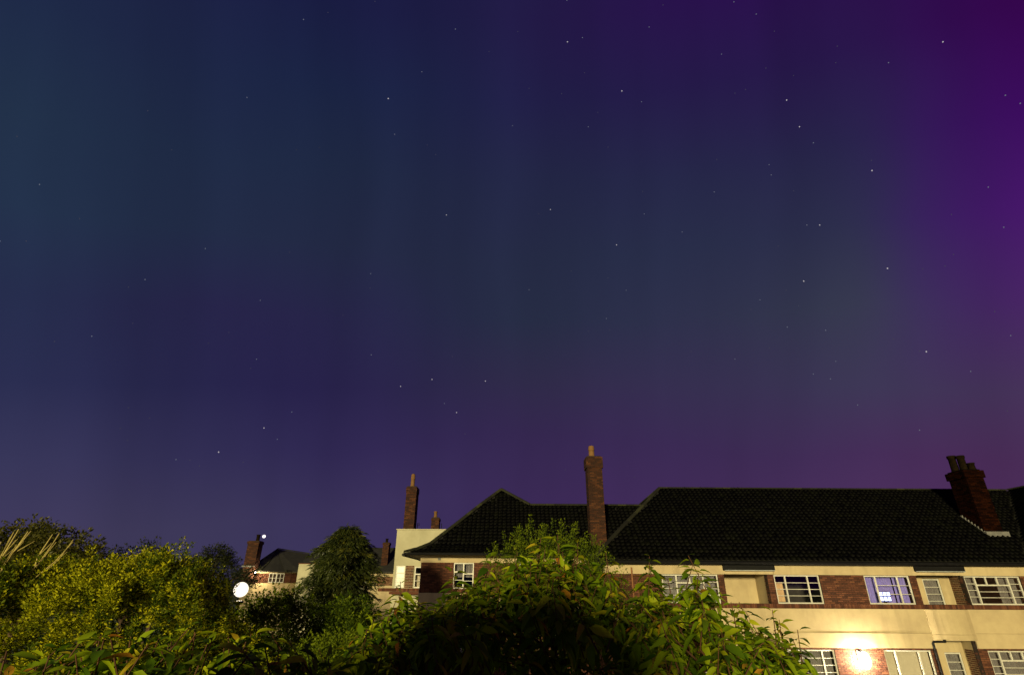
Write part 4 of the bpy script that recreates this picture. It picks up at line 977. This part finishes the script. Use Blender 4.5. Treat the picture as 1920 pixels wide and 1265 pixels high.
round_shrub('garden_shrub', 'leafy shrub just right of the globe lamp', (-6.0, 15.4), 1.25, .9, 1.8, 4.62, 560, .075, 'laurel_leaf')
round_shrub('garden_shrub', 'dark shrub filling the gap behind the hedge left of the lamp', (-8.0, 15.6), 1.5, .8, 1.0, 4.3, 420, .08, 'laurel_leaf')
round_shrub('garden_shrub', 'low shrub at the foot of the conifer', (-4.2, 15.6), 1.1, .9, 1.6, 4.4, 520, .075, 'laurel_leaf')
round_shrub('garden_shrub', 'shrub below and before the globe lamp', (-5.55, 12.3), .95, .8, 1.4, 3.98, 420, .065, 'hedge_leaf')
round_shrub('garden_shrub', 'dark shrub between the young cherry and the conifer', (-3.6, 12.6), 1.2, .8, 1.2, 3.85, 460, .065, 'laurel_leaf')
round_shrub('garden_shrub', 'tall fine leaved shrub against the roof behind the cherry', (1.25, 17.2), 1.85, 1.2, 2.6, 6.3, 620, .06, 'laurel_leaf', 85, .11, lean=.25, ln=(.35, .95), jag=.22)
# conifer
def conifer(label, c, r, z0, z1, n):
    shoots = []
    for i in range(n):
        a0 = random.uniform(0, 6.283); t = random.random() ** .85; z = z0 + (z1 - z0) * t
        rr = r * (min(1, 3.0 * (1 - t) ** .5)) * (.88 + .16 * math.sin(5 * a0 + 11 * t) + .12 * math.sin(3 * a0 - 23 * t)) * random.uniform(.75, 1.06) * (.85 + .15 * math.sin(7 * t + 3))
        a = a0; ex = A3(c[0] + math.cos(a) * rr, c[1] + math.sin(a) * rr, z - .10 * rr + random.gauss(0, .06))
        b0 = A3(c[0] + math.cos(a) * rr * .35, c[1] + math.sin(a) * rr * .35, z + .05)
        shoots.append((b0, ex))
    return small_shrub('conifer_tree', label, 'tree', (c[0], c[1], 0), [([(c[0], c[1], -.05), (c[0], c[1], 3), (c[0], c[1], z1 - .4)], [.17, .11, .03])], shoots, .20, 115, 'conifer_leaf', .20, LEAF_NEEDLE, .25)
conifer('dark bushy conifer with drooping sprays right of the lamp post', (-5.75, 20), 1.25, 1.2, 6.42, 860)
# bare cut stems above the hedge
PS = thing('pollard_shrub', 'cut back shrub with bare upright stems above the hedge at left', 'shrub', (-9.5, 11.2, 0))
tr = MB().tube([(-9.5, 11.2, -.05), (-9.52, 11.2, 2), (-9.75, 11.15, 3.4), (-9.95, 11.1, 4.3)], [.12, .10, .07, .05], 8)
tr.tube([(-9.52, 11.2, 2), (-9.35, 11.15, 3.4), (-9.25, 11.1, 4.3)], [.08, .06, .045], 8).build('trunk', 'pale_stem', PS, True)
for bx, x1, z1, r in ((-9.97, -9.86, 5.30, .020), (-9.95, -9.75, 5.48, .022), (-9.92, -9.60, 5.53, .024), (-9.95, -9.68, 5.34, .016), (-9.9, -9.43, 5.49, .024), (-9.9, -9.35, 5.50, .020), (-9.88, -9.52, 5.25, .014),
                      (-9.3, -9.04, 5.45, .022), (-9.28, -8.80, 5.46, .022), (-9.24, -8.74, 5.36, .015), (-9.2, -8.52, 5.35, .016), (-9.2, -8.38, 5.30, .014)):
    y = 11 + random.uniform(-.15, .15); kx = random.gauss(0, .03)
    s_ = MB().tube([(bx, 11.1, 4.2), (bx + .35 * (x1 - bx) + kx, y, 4.2 + .35 * (z1 - 4.2)), (bx + .7 * (x1 - bx) - kx, y, 4.2 + .68 * (z1 - 4.2)), (x1, y, z1)], [r * .85, r * .75, r * .6, r * .45], 6)
    s_.tube([(bx + .7 * (x1 - bx) - kx, y, 4.2 + .68 * (z1 - 4.2)), (x1 + random.gauss(.06, .05), y + random.gauss(0, .1), z1 - random.uniform(.08, .2))], [r * .4, r * .25], 5).build('stem', 'pale_stem', PS, True)
# trees behind the hedge
def far_tree(name, label, c, lobes, n, leaf, mat, trunk_h, group='trees on the skyline at left', per=26, spread=.3, ln=(.5, 1.2)):
    shoots = []
    for (dx, dy, z, rx, rz) in lobes:
        for i in range(int(n * rx * rz)):
            d = rng.normal(0, 1, 3); d /= np.linalg.norm(d); q = random.uniform(.55, 1.05)
            t = A3(c[0] + dx + d[0] * rx * q, c[1] + dy + d[1] * rx * q, z + d[2] * rz * q)
            s = d * .7 + A3(0, 0, .35) + rng.normal(0, .3, 3); s /= np.linalg.norm(s); shoots.append((t - s * random.uniform(*ln), t))
    st = [([(c[0], c[1], -.05), (c[0] + .1, c[1], trunk_h * .5), (c[0], c[1], trunk_h)], [.25, .2, .15])]
    for (dx, dy, z, rx, rz) in lobes: st.append(([(c[0], c[1], trunk_h * .8), (c[0] + dx * .6, c[1] + dy * .6, (trunk_h + z) / 2), (c[0] + dx, c[1] + dy, z)], [.13, .08, .03]))
    return small_shrub(name, label, 'tree', (c[0], c[1], 0), st, shoots, leaf, per, mat, spread, group=group)
far_tree('garden_tree', 'feathery tree on the skyline at the far left above the cut stems', (-19.8, 24), [(-2.9, 0, 5.8, 1.7, 1.3), (-1.2, .5, 6.2, 1.2, 1.1), (-.2, 0, 6.3, .8, .9), (.9, 0, 6.0, 1.2, .9), (2.0, 0, 5.6, 1.1, 1.0), (2.9, -.3, 4.9, 1.0, .9), (-.4, 0, 4.8, 2.6, 1.2)], 85, .17, 'tree_leaf', 3.2)
far_tree('garden_tree', 'small loose tree on the skyline behind the middle of the hedge', (-19.4, 30), [(-.9, 0, 5.7, .9, .8), (.3, 0, 6.1, .75, .8), (1.2, 0, 5.5, .9, .8), (0, 0, 4.8, 2.0, .9), (3.4, 1, 5.2, 1.0, .7), (5, 1, 4.9, 1.3, .8)], 70, .13, 'dark_leaf', 3.4)
far_tree('round_tree', 'dark round topped tree on the skyline left of the distant chimney', (-30.7, 60), [(0, 0, 7.3, 1.8, 1.35), (-1.3, 0, 6.6, 1.5, 1.1), (1.3, 0, 6.6, 1.3, 1.0), (2.6, .5, 5.6, 1.4, .9), (-3, 0, 5.6, 2, 1.2)], 60, .20, 'dark_leaf', 4.5, ln=(.5, 1.0))
far_tree('round_tree', 'broad dark tree low behind the hedge shoots', (-27, 45), [(0, 0, 4.6, 2.6, 1.2), (-4, 0, 4.8, 2.4, 1.2), (4, 1, 4.3, 2, 1)], 34, .20, 'dark_leaf', 3)

# ================================================================== stars
ico_v = np.array([(1, 0, 0), (-1, 0, 0), (0, 1, 0), (0, -1, 0), (0, 0, 1), (0, 0, -1)], float)
ico_t = np.array([(0, 2, 4), (2, 1, 4), (1, 3, 4), (3, 0, 4), (2, 0, 5), (1, 2, 5), (3, 1, 5), (0, 3, 5)])
SD = 6000.0
groups = {'star_glow_a': [], 'star_glow_b': [], 'star_glow_c': []}
for s in STARS.split():
    az, al, mg = map(float, s.split(','))
    d = A3(math.sin(R(az)) * math.cos(R(al)), math.cos(R(az)) * math.cos(R(al)), math.sin(R(al)))
    groups['star_glow_a' if mg > .65 else 'star_glow_b' if mg > .42 else 'star_glow_c'].append((d * SD + A3(0, 0, 4.6), 4.0 + 3.7 * mg))
stars_me = None; Vs = []; Ts = []; mi = []; off = 0
me = bpy.data.meshes.new('stars')
for gi, (g, lst) in enumerate(groups.items()):
    for c, r in lst: Vs.append(c + ico_v * r); Ts.append(ico_t + off); off += 6; mi += [gi] * 8
me = fast_mesh('stars', np.vstack(Vs), np.vstack(Ts), 'star_glow_a'); me.materials.append(MATS['star_glow_b']); me.materials.append(MATS['star_glow_c'])
me.polygons.foreach_set('material_index', mi)
tag(obj('stars', me), 'scattered faint stars across the purple night sky', 'stars', kind='stuff')
az, al = R(-23.61), R(3.936)
d = A3(math.sin(az) * math.cos(al), math.cos(az) * math.cos(al), math.sin(al)) * SD + A3(0, 0, 4.6)
pl = MB().lathe(d, [(16 * math.sin(math.pi * i / 8) + .01, -15 * math.cos(math.pi * i / 8)) for i in range(9)], 12).build('planet', 'planet_glow', None, True)
tag(pl, 'bright white planet low in the sky right of the distant chimney', 'planet')
